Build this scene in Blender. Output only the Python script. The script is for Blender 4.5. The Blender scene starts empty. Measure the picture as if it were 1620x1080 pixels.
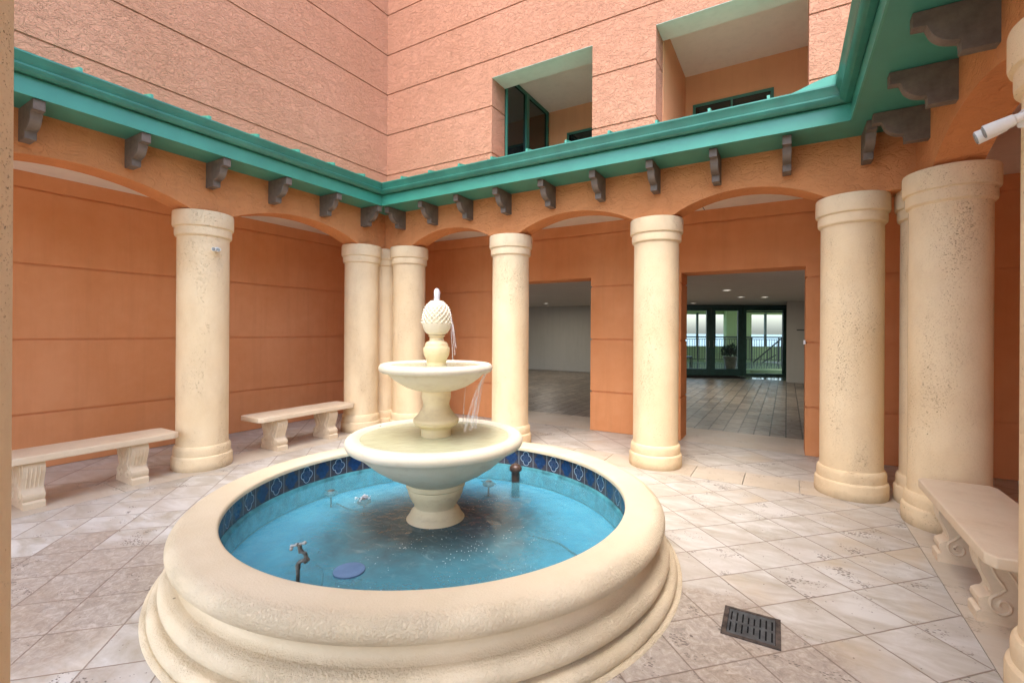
import bpy, bmesh, math, random
from mathutils import Vector, Matrix
R = math.radians
random.seed(7)
C = bpy.context.scene.collection
scene = bpy.context.scene

# ---------------------------------------------------------------- camera
cam = bpy.data.cameras.new('camera')
camo = bpy.data.objects.new('camera', cam); C.objects.link(camo)
cam.sensor_width = 36.0; cam.lens = 736.6/1620*36; cam.shift_y = -17/1620
cam.clip_start = 0.05; cam.clip_end = 6000
camo.matrix_world = Matrix.Translation((0, 0, 1.45)) @ Matrix.Rotation(R(30.53), 4, 'Z') @ Matrix.Rotation(R(90), 4, 'X') @ Matrix.Rotation(0.0058, 4, 'Z')
scene.camera = camo

# ---------------------------------------------------------------- light
SUN_EL, SUN_AZ = 66.0, 170.0        # azimuth of the sun: degrees clockwise from +Y
world = bpy.data.worlds.new('World'); scene.world = world; world.use_nodes = True
wn = world.node_tree.nodes; wl = world.node_tree.links
sky = wn.new('ShaderNodeTexSky'); sky.sky_type = 'NISHITA'; sky.sun_disc = False
sky.sun_elevation = R(SUN_EL); sky.sun_rotation = R(SUN_AZ); sky.air_density = 1.0; sky.dust_density = 3.0; sky.ozone_density = 1.0
wl.new(sky.outputs[0], wn['Background'].inputs[0]); wn['Background'].inputs[1].default_value = 0.15
sl = bpy.data.lights.new('sun', 'SUN'); sl.energy = 0.5; sl.angle = R(50); sl.color = (1.0, 0.965, 0.92)
so = bpy.data.objects.new('sun', sl); C.objects.link(so)
sd = Vector((math.sin(R(SUN_AZ))*math.cos(R(SUN_EL)), math.cos(R(SUN_AZ))*math.cos(R(SUN_EL)), math.sin(R(SUN_EL))))
so.rotation_euler = sd.to_track_quat('Z', 'Y').to_euler(); so.location = (0, 0, 20)
scene.view_settings.view_transform = 'Standard'; scene.view_settings.look = 'None'
scene.view_settings.exposure = 2.22; scene.view_settings.gamma = 1.0
scene.render.engine = 'CYCLES'
scene.cycles.max_bounces = 10; scene.cycles.diffuse_bounces = 7; scene.cycles.transparent_max_bounces = 12
scene.cycles.glossy_bounces = 4; scene.cycles.caustics_reflective = False; scene.cycles.caustics_refractive = False

# ---------------------------------------------------------------- node helpers
class NT:
    def __init__(s, name, rough=0.7, spec=0.3, metal=0.0):
        s.m = bpy.data.materials.new(name); s.m.use_nodes = True
        s.t = s.m.node_tree; s.n = s.t.nodes; s.l = s.t.links
        s.b = s.n['Principled BSDF']
        s.b.inputs['Roughness'].default_value = rough
        s.b.inputs['Specular IOR Level'].default_value = spec
        s.b.inputs['Metallic'].default_value = metal
        s.pos = s.n.new('ShaderNodeTexCoord').outputs['Object']
        s.uv = s.n.new('ShaderNodeTexCoord').outputs['UV']
    def link(s, a, b): s.l.new(a, b)
    def set(s, inp, v):
        if isinstance(v, (int, float)): inp.default_value = v
        elif isinstance(v, tuple):
            inp.default_value = v if len(v) == len(inp.default_value) else (*v, 1)
        else: s.l.new(v, inp)
    def math(s, op, a, b=0.0, c=0.0, clamp=False):
        n = s.n.new('ShaderNodeMath'); n.operation = op; n.use_clamp = clamp
        s.set(n.inputs[0], a); s.set(n.inputs[1], b); s.set(n.inputs[2], c); return n.outputs[0]
    def map(s, vec, scale=(1, 1, 1), rot=(0, 0, 0), loc=(0, 0, 0)):
        n = s.n.new('ShaderNodeMapping'); s.l.new(vec, n.inputs[0])
        n.inputs['Scale'].default_value = scale; n.inputs['Rotation'].default_value = rot; n.inputs['Location'].default_value = loc
        return n.outputs[0]
    def noise(s, vec, scale, detail=4, rough=0.5, dist=0.0):
        n = s.n.new('ShaderNodeTexNoise'); s.l.new(vec, n.inputs['Vector'])
        n.inputs['Scale'].default_value = scale; n.inputs['Detail'].default_value = detail
        n.inputs['Roughness'].default_value = rough; n.inputs['Distortion'].default_value = dist
        return n.outputs['Fac']
    def vor(s, vec, scale, feature='F1', out='Distance', rnd=1.0):
        n = s.n.new('ShaderNodeTexVoronoi'); n.feature = feature; s.l.new(vec, n.inputs['Vector'])
        n.inputs['Scale'].default_value = scale; n.inputs['Randomness'].default_value = rnd
        return n.outputs[out]
    def ramp(s, fac, stops):
        n = s.n.new('ShaderNodeValToRGB'); s.l.new(fac, n.inputs[0]); e = n.color_ramp.elements
        while len(e) < len(stops): e.new(0.5)
        for el, (p, c) in zip(e, stops):
            el.position = p; el.color = (c, c, c, 1) if isinstance(c, (int, float)) else (*c, 1)
        return n.outputs[0]
    def mix(s, fac, a, b, mode='MIX'):
        n = s.n.new('ShaderNodeMix'); n.data_type = 'RGBA'; n.blend_type = mode
        s.set(n.inputs[0], fac); s.set(n.inputs[6], a); s.set(n.inputs[7], b); return n.outputs[2]
    def xyz(s, v):
        n = s.n.new('ShaderNodeSeparateXYZ'); s.l.new(v, n.inputs[0]); return n.outputs
    def comb(s, x, y, z=0.0):
        n = s.n.new('ShaderNodeCombineXYZ'); s.set(n.inputs[0], x); s.set(n.inputs[1], y); s.set(n.inputs[2], z); return n.outputs[0]
    def white(s, v):
        n = s.n.new('ShaderNodeTexWhiteNoise'); s.l.new(v, n.inputs['Vector']); return n.outputs['Value'], n.outputs['Color']
    def color(s, c): s.set(s.b.inputs['Base Color'], c)
    def rough(s, c): s.set(s.b.inputs['Roughness'], c)
    def bump(s, h, dist=0.01, strength=1.0, prev=None):
        n = s.n.new('ShaderNodeBump'); n.inputs['Distance'].default_value = dist; n.inputs['Strength'].default_value = strength
        s.set(n.inputs['Height'], h)
        if prev is not None: s.l.new(prev, n.inputs['Normal'])
        s.l.new(n.outputs[0], s.b.inputs['Normal']); return n.outputs[0]

M = {}
def stucco(name, base, alt, tex_scale, dist, rough=0.85, patchy=0.5):
    t = NT(name, rough, 0.25); p = t.pos
    n1 = t.noise(p, 0.9, 4, 0.6)
    n2 = t.noise(p, 6, 5, 0.6)
    f = t.math('ADD', t.math('MULTIPLY', n1, 0.7), t.math('MULTIPLY', n2, 0.3))
    col = t.mix(t.ramp(f, [(0.36, 0.0), (0.64, 1.0)]), base, alt)
    xz = t.xyz(p)
    st = t.noise(t.map(p, (5, 5, 0.35)), 1.6, 5, 0.65)
    col = t.mix(t.math('MULTIPLY', t.ramp(st, [(0.48, 0.0), (0.72, 1.0)]), 0.22), col, tuple(c*0.72 for c in base))
    sc = t.noise(p, 26, 5, 0.75, 0.5)
    col = t.mix(t.math('MULTIPLY', t.ramp(sc, [(0.62, 0.0), (0.72, 1.0)]), 0.20), col, tuple(min(1, c*1.35) for c in alt))
    if tex_scale:
        # skip-trowel: flattened plateaus with torn, curved ridge edges
        w = t.noise(p, tex_scale*0.5, 2, 0.5)
        nn = t.n.new('ShaderNodeTexNoise'); t.l.new(p, nn.inputs['Vector']); nn.inputs['Scale'].default_value = tex_scale*0.35; nn.inputs['Detail'].default_value = 2
        off = t.n.new('ShaderNodeVectorMath'); off.operation = 'MULTIPLY_ADD'; t.l.new(nn.outputs['Color'], off.inputs[0]); off.inputs[1].default_value = (0.16, 0.16, 0.16); t.l.new(p, off.inputs[2])
        a = t.noise(t.map(off.outputs[0], (1, 1, 1.7)), tex_scale, 3, 0.55, 0.9)
        pl = t.ramp(a, [(0.40, 0.0), (0.44, 0.55), (0.50, 0.62), (0.525, 1.0), (0.60, 0.90), (0.615, 0.70)])
        b = t.noise(p, tex_scale*5, 4, 0.6)
        h = t.math('ADD', pl, t.math('MULTIPLY', b, 0.22))
        t.bump(h, dist, 1.0)
    else:
        a = t.noise(p, 70, 5, 0.6); b = t.noise(p, 7, 3, 0.5)
        t.bump(t.math('ADD', t.math('MULTIPLY', a, 0.3), b), dist, 0.9)
    t.color(col); return t.m
M['stucco_rough'] = stucco('rough_trowelled_stucco', (0.54, 0.245, 0.15), (0.60, 0.28, 0.18), 18.0, 0.011)
M['stucco_beam'] = stucco('beam_stucco', (0.59, 0.235, 0.085), (0.65, 0.275, 0.105), 11.0, 0.006)
M['stucco_smooth'] = stucco('smooth_orange_stucco', (0.65, 0.265, 0.10), (0.72, 0.325, 0.145), 0, 0.003)
M['ceiling'] = stucco('cream_ceiling_plaster', (0.74, 0.68, 0.58), (0.78, 0.72, 0.62), 0, 0.002)
M['soffit_white'] = stucco('pale_soffit_plaster', (0.66, 0.66, 0.58), (0.72, 0.72, 0.64), 0, 0.002)
M['balcony_wall'] = stucco('balcony_wall_paint', (0.72, 0.35, 0.18), (0.76, 0.38, 0.20), 0, 0.002)
M['lobby_wall'] = stucco('lobby_wall_paint', (0.42, 0.40, 0.36), (0.45, 0.43, 0.39), 0, 0.002)
M['lobby_ceiling'] = stucco('lobby_ceiling_paint', (0.66, 0.64, 0.6), (0.7, 0.68, 0.64), 0, 0.002)
M['terrace_green'] = stucco('terrace_green_paint', (0.42, 0.52, 0.27), (0.46, 0.56, 0.30), 0, 0.002)

def coral():
    t = NT('cast_coral_stone', 0.8, 0.25)
    geo = t.n.new('ShaderNodeObjectInfo')
    p = t.n.new('ShaderNodeVectorMath'); p.operation = 'ADD'; t.l.new(t.pos, p.inputs[0]); t.l.new(geo.outputs['Location'], p.inputs[1]); p = p.outputs[0]
    big = t.noise(p, 1.6, 4, 0.6); med = t.noise(t.map(p, (1, 1, 0.6)), 5, 5, 0.65); fine = t.noise(p, 60, 4, 0.6)
    col = t.mix(t.ramp(big, [(0.35, 0.0), (0.65, 1.0)]), (0.76, 0.58, 0.345), (0.80, 0.64, 0.41))
    col = t.mix(t.math('MULTIPLY', t.ramp(med, [(0.45, 0.0), (0.7, 1.0)]), 0.35), col, (0.60, 0.43, 0.25))
    col = t.mix(t.math('MULTIPLY', fine, 0.15), col, (0.85, 0.76, 0.6))
    wob = t.n.new('ShaderNodeTexNoise'); t.l.new(p, wob.inputs['Vector']); wob.inputs['Scale'].default_value = 45; wob.inputs['Detail'].default_value = 3
    pw = t.n.new('ShaderNodeVectorMath'); pw.operation = 'MULTIPLY_ADD'; t.l.new(wob.outputs['Color'], pw.inputs[0]); pw.inputs[1].default_value = (0.022, 0.022, 0.022); t.l.new(p, pw.inputs[2]); pw = pw.outputs[0]
    v = t.vor(t.map(pw, (1, 1, 1.9)), 34)
    dens = t.noise(t.map(p, (1, 1, 0.35)), 3.0, 3, 0.7)
    thr = t.math('MULTIPLY', t.ramp(dens, [(0.38, 0.08), (0.68, 1.0)]), 0.24)
    pit = t.math('SUBTRACT', thr, v); pit = t.math('MULTIPLY', pit, 14.0, clamp=True)
    v2 = t.vor(t.map(pw, (1, 1, 2.4)), 85)
    pit2 = t.math('MULTIPLY', t.math('SUBTRACT', t.math('MULTIPLY', t.ramp(dens, [(0.34, 0.15), (0.64, 1.0)]), 0.31), v2), 9.0, clamp=True)
    allp = t.math('MAXIMUM', pit, t.math('MULTIPLY', pit2, 0.45))
    col = t.mix(t.math('MULTIPLY', allp, 0.60), col, (0.33, 0.215, 0.115))
    h = t.math('SUBTRACT', t.math('MULTIPLY', fine, 0.3), t.math('MULTIPLY', allp, 1.6))
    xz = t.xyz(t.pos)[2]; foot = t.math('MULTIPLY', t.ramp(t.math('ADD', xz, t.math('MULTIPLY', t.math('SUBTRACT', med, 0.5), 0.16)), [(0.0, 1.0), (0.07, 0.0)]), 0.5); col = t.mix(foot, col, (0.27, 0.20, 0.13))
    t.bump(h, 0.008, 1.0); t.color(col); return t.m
M['coral'] = coral()

def castconc(name, c1, c2, rough_outer=0.0, stain=0.25, dist=0.002):
    t = NT(name, 0.62, 0.3); p = t.pos
    big = t.noise(p, 2.2, 5, 0.6); fine = t.noise(p, 90, 5, 0.65)
    col = t.mix(t.ramp(big, [(0.35, 0.0), (0.65, 1.0)]), c1, c2)
    st = t.ramp(t.noise(t.map(p, (1, 1, 2.5)), 7, 6, 0.7), [(0.52, 0.0), (0.75, 1.0)])
    col = t.mix(t.math('MULTIPLY', st, stain), col, (0.42, 0.31, 0.19))
    sp = t.math('GREATER_THAN', t.math('SUBTRACT', 0.034, t.vor(p, 5)), 0.0)
    col = t.mix(t.math('MULTIPLY', sp, 0.7), col, (0.14, 0.09, 0.06))
    h = t.math('MULTIPLY', fine, 0.6)
    if rough_outer:
        xyz = t.xyz(p); r = t.math('SQRT', t.math('ADD', t.math('MULTIPLY', xyz[0], xyz[0]), t.math('MULTIPLY', xyz[1], xyz[1])))
        band = t.math('MULTIPLY', t.ramp(t.math('MULTIPLY', t.math('SUBTRACT', r, 1.43), 6.0), [(0.0, 0.0), (0.4, 1.0)]), 1.0)
        n = t.ramp(t.noise(p, 85, 5, 0.62, 0.3), [(0.4, 0.0), (0.62, 1.0)])
        patch = t.ramp(t.noise(p, 1.7, 3, 0.6), [(0.38, 0.15), (0.6, 1.0)])
        h = t.math('ADD', h, t.math('MULTIPLY', t.math('MULTIPLY', n, band), t.math('MULTIPLY', patch, rough_outer)))
    t.bump(h, dist, 1.0); t.color(col); return t.m
M['basin'] = castconc('cream_painted_basin', (0.63, 0.525, 0.35), (0.68, 0.58, 0.41), 1.1, 0.10, 0.004)
M['bowl'] = castconc('cream_painted_bowl', (0.68, 0.62, 0.46), (0.73, 0.67, 0.53), 0, 0.38, 0.0035)
M['stem'] = castconc('ochre_cream_pedestal', (0.68, 0.56, 0.33), (0.73, 0.62, 0.40), 0, 0.5)
M['bench'] = castconc('weathered_bench_stone', (0.64, 0.50, 0.34), (0.70, 0.58, 0.42), 0, 0.35, 0.003)

def travertine(name, grid=True, s=0.3155, u0=2.206, v0=2.055, tint=None):
    t = NT(name, 0.5, 0.35); p = t.pos; x, y, z = t.xyz(p)
    k = 1/math.sqrt(2)
    if grid:
        u = t.math('DIVIDE', t.math('SUBTRACT', t.math('MULTIPLY', t.math('ADD', x, y), k), u0), s)
        v = t.math('DIVIDE', t.math('SUBTRACT', t.math('MULTIPLY', t.math('SUBTRACT', y, x), k), v0), s)
        iu = t.math('FLOOR', u); iv = t.math('FLOOR', v); idv = t.comb(iu, iv, 0.0)
        fu = t.math('SUBTRACT', u, iu); fv = t.math('SUBTRACT', v, iv)
        eu = t.math('MINIMUM', fu, t.math('SUBTRACT', 1.0, fu)); ev = t.math('MINIMUM', fv, t.math('SUBTRACT', 1.0, fv))
        e = t.math('MINIMUM', eu, ev)
    else:
        iu = t.math('FLOOR', t.math('DIVIDE', t.math('ADD', x, 0.83), 0.467)); iv = t.math('FLOOR', t.math('DIVIDE', t.math('ADD', y, 0.17), 0.467))
        idv = t.comb(iu, iv, 3.0)
    rv, rc = t.white(idv)
    rr = t.xyz(rc)
    # shift the stone pattern per tile
    off = t.n.new('ShaderNodeVectorMath'); off.operation = 'MULTIPLY_ADD'; t.l.new(rc, off.inputs[0]); off.inputs[1].default_value = (9, 9, 9); t.l.new(p, off.inputs[2]); q = off.outputs[0]
    cloud = t.noise(t.map(q, (1.0, 2.4, 1)), 3.2, 6, 0.62, 0.6)
    base = t.mix(t.ramp(cloud, [(0.34, 0.0), (0.62, 1.0)]), (0.36, 0.32, 0.25), (0.57, 0.55, 0.50))
    base = t.mix(t.math('MULTIPLY', t.ramp(rv, [(0.0, 0.0), (1.0, 1.0)]), 0.45), base, (0.545, 0.51, 0.465))
    ochre = t.math('MULTIPLY', t.ramp(t.noise(q, 1.7, 4, 0.6), [(0.5, 0.0), (0.7, 1.0)]), t.ramp(rr[1], [(0.45, 0.0), (0.6, 0.55)]))
    base = t.mix(ochre, base, (0.50, 0.37, 0.21))
    if grid:
        # fossil-rich grey-brown slabs: some at random, and the worn ones round the drain and in the near left corner
        d1 = t.math('SQRT', t.math('ADD', t.math('POWER', t.math('SUBTRACT', x, -0.32), 2.0), t.math('POWER', t.math('SUBTRACT', y, 2.25), 2.0)))
        d2 = t.math('SQRT', t.math('ADD', t.math('POWER', t.math('ADD', x, 3.45), 2.0), t.math('POWER', t.math('SUBTRACT', y, 0.75), 2.0)))
        m = t.math('MAXIMUM', t.ramp(t.math('MULTIPLY', d1, 0.9), [(0.42, 1.0), (0.75, 0.0)]), t.ramp(t.math('MULTIPLY', d2, 0.7), [(0.4, 0.9), (0.85, 0.0)]))
        wn = t.noise(p, 2.6, 5, 0.65)
        wornf = t.math('MULTIPLY', t.math('ADD', t.math('ADD', t.math('MULTIPLY', rr[0], 0.55), m), t.math('ADD', t.math('MULTIPLY', wn, 0.9), -1.10)), 3.0, clamp=True)
    else:
        wornf = t.math('GREATER_THAN', rr[0], 0.85)
    foss = t.noise(q, 24, 9, 0.78, 0.9)
    fcol = t.ramp(foss, [(0.34, (0.15, 0.115, 0.085)), (0.50, (0.32, 0.26, 0.20)), (0.66, (0.52, 0.46, 0.385))])
    base = t.mix(t.math('MULTIPLY', wornf, 0.75), base, fcol)
    # grime clouds
    gr = t.math('MULTIPLY', t.ramp(t.noise(p, 1.3, 6, 0.72), [(0.45, 0.0), (0.68, 0.8)]), 1.0)
    base = t.mix(t.math('MULTIPLY', gr, 0.6), base, (0.38, 0.31, 0.24))
    # pit clusters
    dens = t.math('MULTIPLY', t.ramp(t.noise(q, 5.5, 4, 0.65), [(0.50, 0.0), (0.64, 1.0)]), t.ramp(rr[2], [(0.15, 0.25), (0.7, 1.0)]))
    vv = t.vor(t.map(q, (1.0, 1.9, 1)), 48)
    pit = t.math('MULTIPLY', t.math('SUBTRACT', t.math('MULTIPLY', dens, 0.50), vv), 9.0, clamp=True)
    vv2 = t.vor(q, 15)
    pit = t.math('MAXIMUM', pit, t.math('MULTIPLY', t.math('SUBTRACT', 0.075, vv2), 25.0, clamp=True))
    base = t.mix(t.math('MULTIPLY', pit, 0.8), base, (0.13, 0.10, 0.08))
    h = t.math('SUBTRACT', t.math('MULTIPLY', cloud, 0.15), pit)
    if grid:
        g = t.ramp(e, [(0.0, 1.0), (0.0085, 1.0), (0.0125, 0.0)])
        base = t.mix(t.math('MULTIPLY', g, 0.72), base, (0.20, 0.14, 0.10)); h = t.math('SUBTRACT', h, t.math('MULTIPLY', g, 1.5))
    if tint: base = t.mix(0.55, base, tint)
    t.color(base); t.rough(t.ramp(cloud, [(0.3, 0.36), (0.7, 0.55)])); t.bump(h, 0.0025, 0.8); return t.m
M['travertine'] = travertine('travertine_tiles')
M['border_stone'] = travertine('beige_border_stone', grid=False, tint=(0.56, 0.46, 0.33))
M['gallery_tile'] = travertine('gallery_tiles', s=0.46, u0=0.11, v0=0.2)

def pavers():
    t = NT('brick_pavers', 0.28, 0.5); p = t.map(t.pos, (1, 1, 1), (0, 0, R(90)))
    b = t.n.new('ShaderNodeTexBrick'); t.l.new(p, b.inputs['Vector'])
    b.inputs['Scale'].default_value = 1.0; b.inputs['Mortar Size'].default_value = 0.010; b.inputs['Brick Width'].default_value = 0.40
    b.inputs['Row Height'].default_value = 0.20; b.inputs['Mortar Smooth'].default_value = 0.2
    b.inputs['Color1'].default_value = (0.37, 0.30, 0.24, 1); b.inputs['Color2'].default_value = (0.16, 0.13, 0.105, 1); b.inputs['Mortar'].default_value = (0.035, 0.028, 0.022, 1)
    n = t.noise(t.pos, 9, 5, 0.6)
    t.color(t.mix(t.math('MULTIPLY', n, 0.5), b.outputs['Color'], (0.24, 0.20, 0.16)))
    t.rough(t.ramp(n, [(0.3, 0.26), (0.7, 0.5)]))
    t.bump(t.math('ADD', t.math('MULTIPLY', b.outputs['Fac'], -1.0), t.math('MULTIPLY', n, 0.5)), 0.004, 1.0); return t.m
M['pavers'] = pavers()

def simple(name, col, rough=0.5, spec=0.5, metal=0.0, var=0.12, scale=8, bump=0.0):
    t = NT(name, rough, spec, metal); n = t.noise(t.pos, scale, 5, 0.6)
    dark = tuple(c*(1-var*2) for c in col); light = tuple(min(1, c*(1+var)) for c in col)
    t.color(t.mix(t.ramp(n, [(0.3, 0.0), (0.7, 1.0)]), dark, light))
    if bump: t.bump(t.noise(t.pos, scale*8, 4, 0.6), bump, 1.0)
    return t.m
M['green'] = simple('green_painted_metal', (0.055, 0.295, 0.205), 0.34, 0.5, 0, 0.06, 2.5)
M['gutter_green'] = simple('darker_gutter_green', (0.040, 0.205, 0.145), 0.28, 0.5, 0, 0.12, 4)  # darker green than the fascia and roof panels
M['green_soffit'] = simple('green_soffit_paint', (0.06, 0.26, 0.185), 0.45, 0.45, 0, 0.06, 2)
M['green_dark'] = simple('dark_green_window_frame', (0.04, 0.17, 0.125), 0.4, 0.5, 0, 0.05, 4)
M['bracket'] = simple('brown_grey_bracket_paint', (0.165, 0.128, 0.098), 0.6, 0.3, 0, 0.15, 14, 0.001)
M['white_plastic'] = simple('white_lamp_plastic', (0.78, 0.77, 0.74), 0.4, 0.5, 0, 0.04, 5)
M['grate'] = simple('dark_cast_drain', (0.06, 0.066, 0.068), 0.5, 0.5, 0.0, 0.3, 30, 0.001)
M['rust_frame'] = simple('rusty_drain_frame', (0.08, 0.062, 0.05), 0.75, 0.3, 0, 0.4, 25, 0.001)
M['black'] = simple('black_void', (0.012, 0.012, 0.012), 0.8, 0.1)
M['brass'] = simple('old_bronze_pipe', (0.11, 0.12, 0.11), 0.4, 0.5, 0.2, 0.5, 40, 0.0015)
M['brown_pipe'] = simple('brown_overflow_pipe', (0.085, 0.05, 0.035), 0.3, 0.5, 0.1, 0.3, 20)
M['disc'] = simple('grey_blue_plastic_lid', (0.115, 0.185, 0.30), 0.8, 0.1, 0, 0.1, 10)
M['cable'] = simple('black_cable', (0.03, 0.045, 0.05), 0.5, 0.3)
M['steel'] = simple('dull_steel', (0.30, 0.32, 0.31), 0.5, 0.5, 0.3, 0.3, 30)
M['lens_grey'] = simple('worn_grey_lens', (0.13, 0.14, 0.125), 0.35, 0.5, 0.0, 0.4, 30)
M['rail'] = simple('dark_railing_metal', (0.025, 0.03, 0.028), 0.4, 0.5, 0.2)
M['door_frame'] = simple('dark_teal_door_frame', (0.03, 0.075, 0.065), 0.35, 0.5)
M['mat'] = simple('dark_door_mat', (0.03, 0.025, 0.022), 0.9, 0.1, 0, 0.3, 60, 0.002)
M['pot'] = simple('glazed_planter', (0.16, 0.12, 0.075), 0.35, 0.5, 0, 0.2, 8)
M['leaf'] = simple('dark_green_leaves', (0.035, 0.075, 0.045), 0.5, 0.3, 0, 0.4, 15)
M['terrace_tile'] = simple('polished_terrace_tile', (0.34, 0.42, 0.36), 0.09, 0.5, 0, 0.06, 4)
M['sea'] = simple('sea_water', (0.05, 0.12, 0.13), 0.25, 0.5, 0, 0.2, 0.02)
M['groove_shadow'] = M['stucco_smooth']

def emis(name, col, strength):
    t = NT(name, 0.4, 0.3); t.color((0.8, 0.8, 0.8)); t.b.inputs['Emission Color'].default_value = (*col, 1); t.b.inputs['Emission Strength'].default_value = strength; return t.m
M['lamp_on'] = emis('lit_downlight', (1.0, 0.93, 0.8), 0.5)

def glass(name, tint, refl=0.1):
    m = bpy.data.materials.new(name); m.use_nodes = True; n = m.node_tree.nodes; l = m.node_tree.links; n.remove(n['Principled BSDF'])
    tr = n.new('ShaderNodeBsdfTransparent'); tr.inputs[0].default_value = (*tint, 1)
    gl = n.new('ShaderNodeBsdfGlossy'); gl.inputs['Roughness'].default_value = 0.02
    fr = n.new('ShaderNodeFresnel'); fr.inputs[0].default_value = 1.5
    mx = n.new('ShaderNodeMixShader'); l.new(fr.outputs[0], mx.inputs[0]); l.new(tr.outputs[0], mx.inputs[1]); l.new(gl.outputs[0], mx.inputs[2])
    l.new(mx.outputs[0], n['Material Output'].inputs[0]); return m
M['glass'] = glass('clear_teal_glass', (0.97, 1.0, 0.99))
t = NT('dark_window_glass', 0.05, 0.8); t.color((0.012, 0.016, 0.015)); M['dark_glass'] = t.m

def water(name, tint, ior=1.33, bscale=14, bdist=0.004, milky=None):
    m = bpy.data.materials.new(name); m.use_nodes = True; n = m.node_tree.nodes; l = m.node_tree.links; n.remove(n['Principled BSDF'])
    tr = n.new('ShaderNodeBsdfTransparent'); tr.inputs[0].default_value = (*tint, 1)
    gl = n.new('ShaderNodeBsdfGlossy'); gl.inputs['Roughness'].default_value = 0.06
    fr = n.new('ShaderNodeFresnel'); fr.inputs[0].default_value = ior
    tc = n.new('ShaderNodeTexCoord'); no = n.new('ShaderNodeTexNoise'); no.inputs['Scale'].default_value = bscale; no.inputs['Detail'].default_value = 4; l.new(tc.outputs['Object'], no.inputs['Vector'])
    bp = n.new('ShaderNodeBump'); bp.inputs['Distance'].default_value = bdist; l.new(no.outputs['Fac'], bp.inputs['Height'])
    l.new(bp.outputs[0], gl.inputs['Normal']); l.new(bp.outputs[0], fr.inputs['Normal'])
    under = tr.outputs[0]
    if milky:
        df = n.new('ShaderNodeBsdfDiffuse'); df.inputs[0].default_value = (*milky[0], 1)
        m2 = n.new('ShaderNodeMixShader'); m2.inputs[0].default_value = milky[1]; l.new(tr.outputs[0], m2.inputs[1]); l.new(df.outputs[0], m2.inputs[2]); under = m2.outputs[0]
    mx = n.new('ShaderNodeMixShader'); l.new(fr.outputs[0], mx.inputs[0]); l.new(under, mx.inputs[1]); l.new(gl.outputs[0], mx.inputs[2])
    l.new(mx.outputs[0], n['Material Output'].inputs[0]); return m
def poolwater():
    m = water('pool_water', (0.86, 0.96, 0.99), 1.33, 11, 0.008, ((0.13, 0.46, 0.58), 0.22))
    n = m.node_tree.nodes; l = m.node_tree.links
    for g_ in n:
        if g_.type == 'BSDF_GLOSSY': g_.inputs['Roughness'].default_value = 0.11
    df = [x for x in n if x.type == 'BSDF_DIFFUSE'][0]; mx = [x.to_node for x in df.outputs[0].links][0]
    t = NT.__new__(NT); t.m = m; t.t = m.node_tree; t.n = n; t.l = l
    p = n.new('ShaderNodeTexCoord').outputs['Object']; x, y, z = t.xyz(p)
    ax = t.math('SUBTRACT', x, 0.10); ay = t.math('ADD', y, 0.12)
    n1 = t.noise(p, 2.6, 5, 0.6, 0.7); n2 = t.noise(p, 8, 6, 0.7, 0.6)
    d = t.math('SQRT', t.math('ADD', t.math('MULTIPLY', ax, ax), t.math('MULTIPLY', ay, ay)))
    d = t.math('ADD', d, t.math('ADD', t.math('MULTIPLY', t.math('SUBTRACT', n1, 0.5), 0.6), t.math('MULTIPLY', t.math('SUBTRACT', n2, 0.5), 0.35)))
    murk = t.ramp(d, [(0.34, 1.0), (0.56, 0.8), (0.98, 0.0)])
    col = t.mix(murk, (0.15, 0.50, 0.62), (0.05, 0.10, 0.12))
    # froth flecks drifting in clusters
    cl = t.ramp(t.noise(p, 2.8, 4, 0.65), [(0.46, 0.0), (0.62, 1.0)])
    v = t.vor(t.map(p, (1.0, 1.0, 1.0), (0, 0, 0.7)), 42)
    fl = t.math('MULTIPLY', t.math('SUBTRACT', t.math('MULTIPLY', cl, 0.17), v), 16.0, clamp=True)
    v3 = t.vor(p, 13); fl = t.math('MAXIMUM', fl, t.math('MULTIPLY', t.math('SUBTRACT', t.math('MULTIPLY', cl, 0.075), v3), 20.0, clamp=True))
    swirl = t.math('MULTIPLY', t.ramp(t.noise(t.map(p, (1, 2.2, 1), (0, 0, 0.5)), 5, 7, 0.75, 1.6), [(0.54, 0.0), (0.74, 0.55)]), 0.6)
    fl = t.math('MAXIMUM', fl, t.math('MULTIPLY', swirl, 0.5))
    t.set(df.inputs[0], t.mix(fl, col, (0.62, 0.80, 0.84)))
    fac = t.math('ADD', 0.33, t.math('MULTIPLY', murk, 0.55)); fac = t.math('MAXIMUM', fac, t.math('MULTIPLY', fl, 0.85))
    t.set(mx.inputs[0], fac); return m
M['pool_water'] = poolwater()
M['bowl_water'] = water('greenish_bowl_water', (0.86, 0.88, 0.62), 1.33, 12, 0.006, ((0.74, 0.76, 0.52), 0.58))

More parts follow.
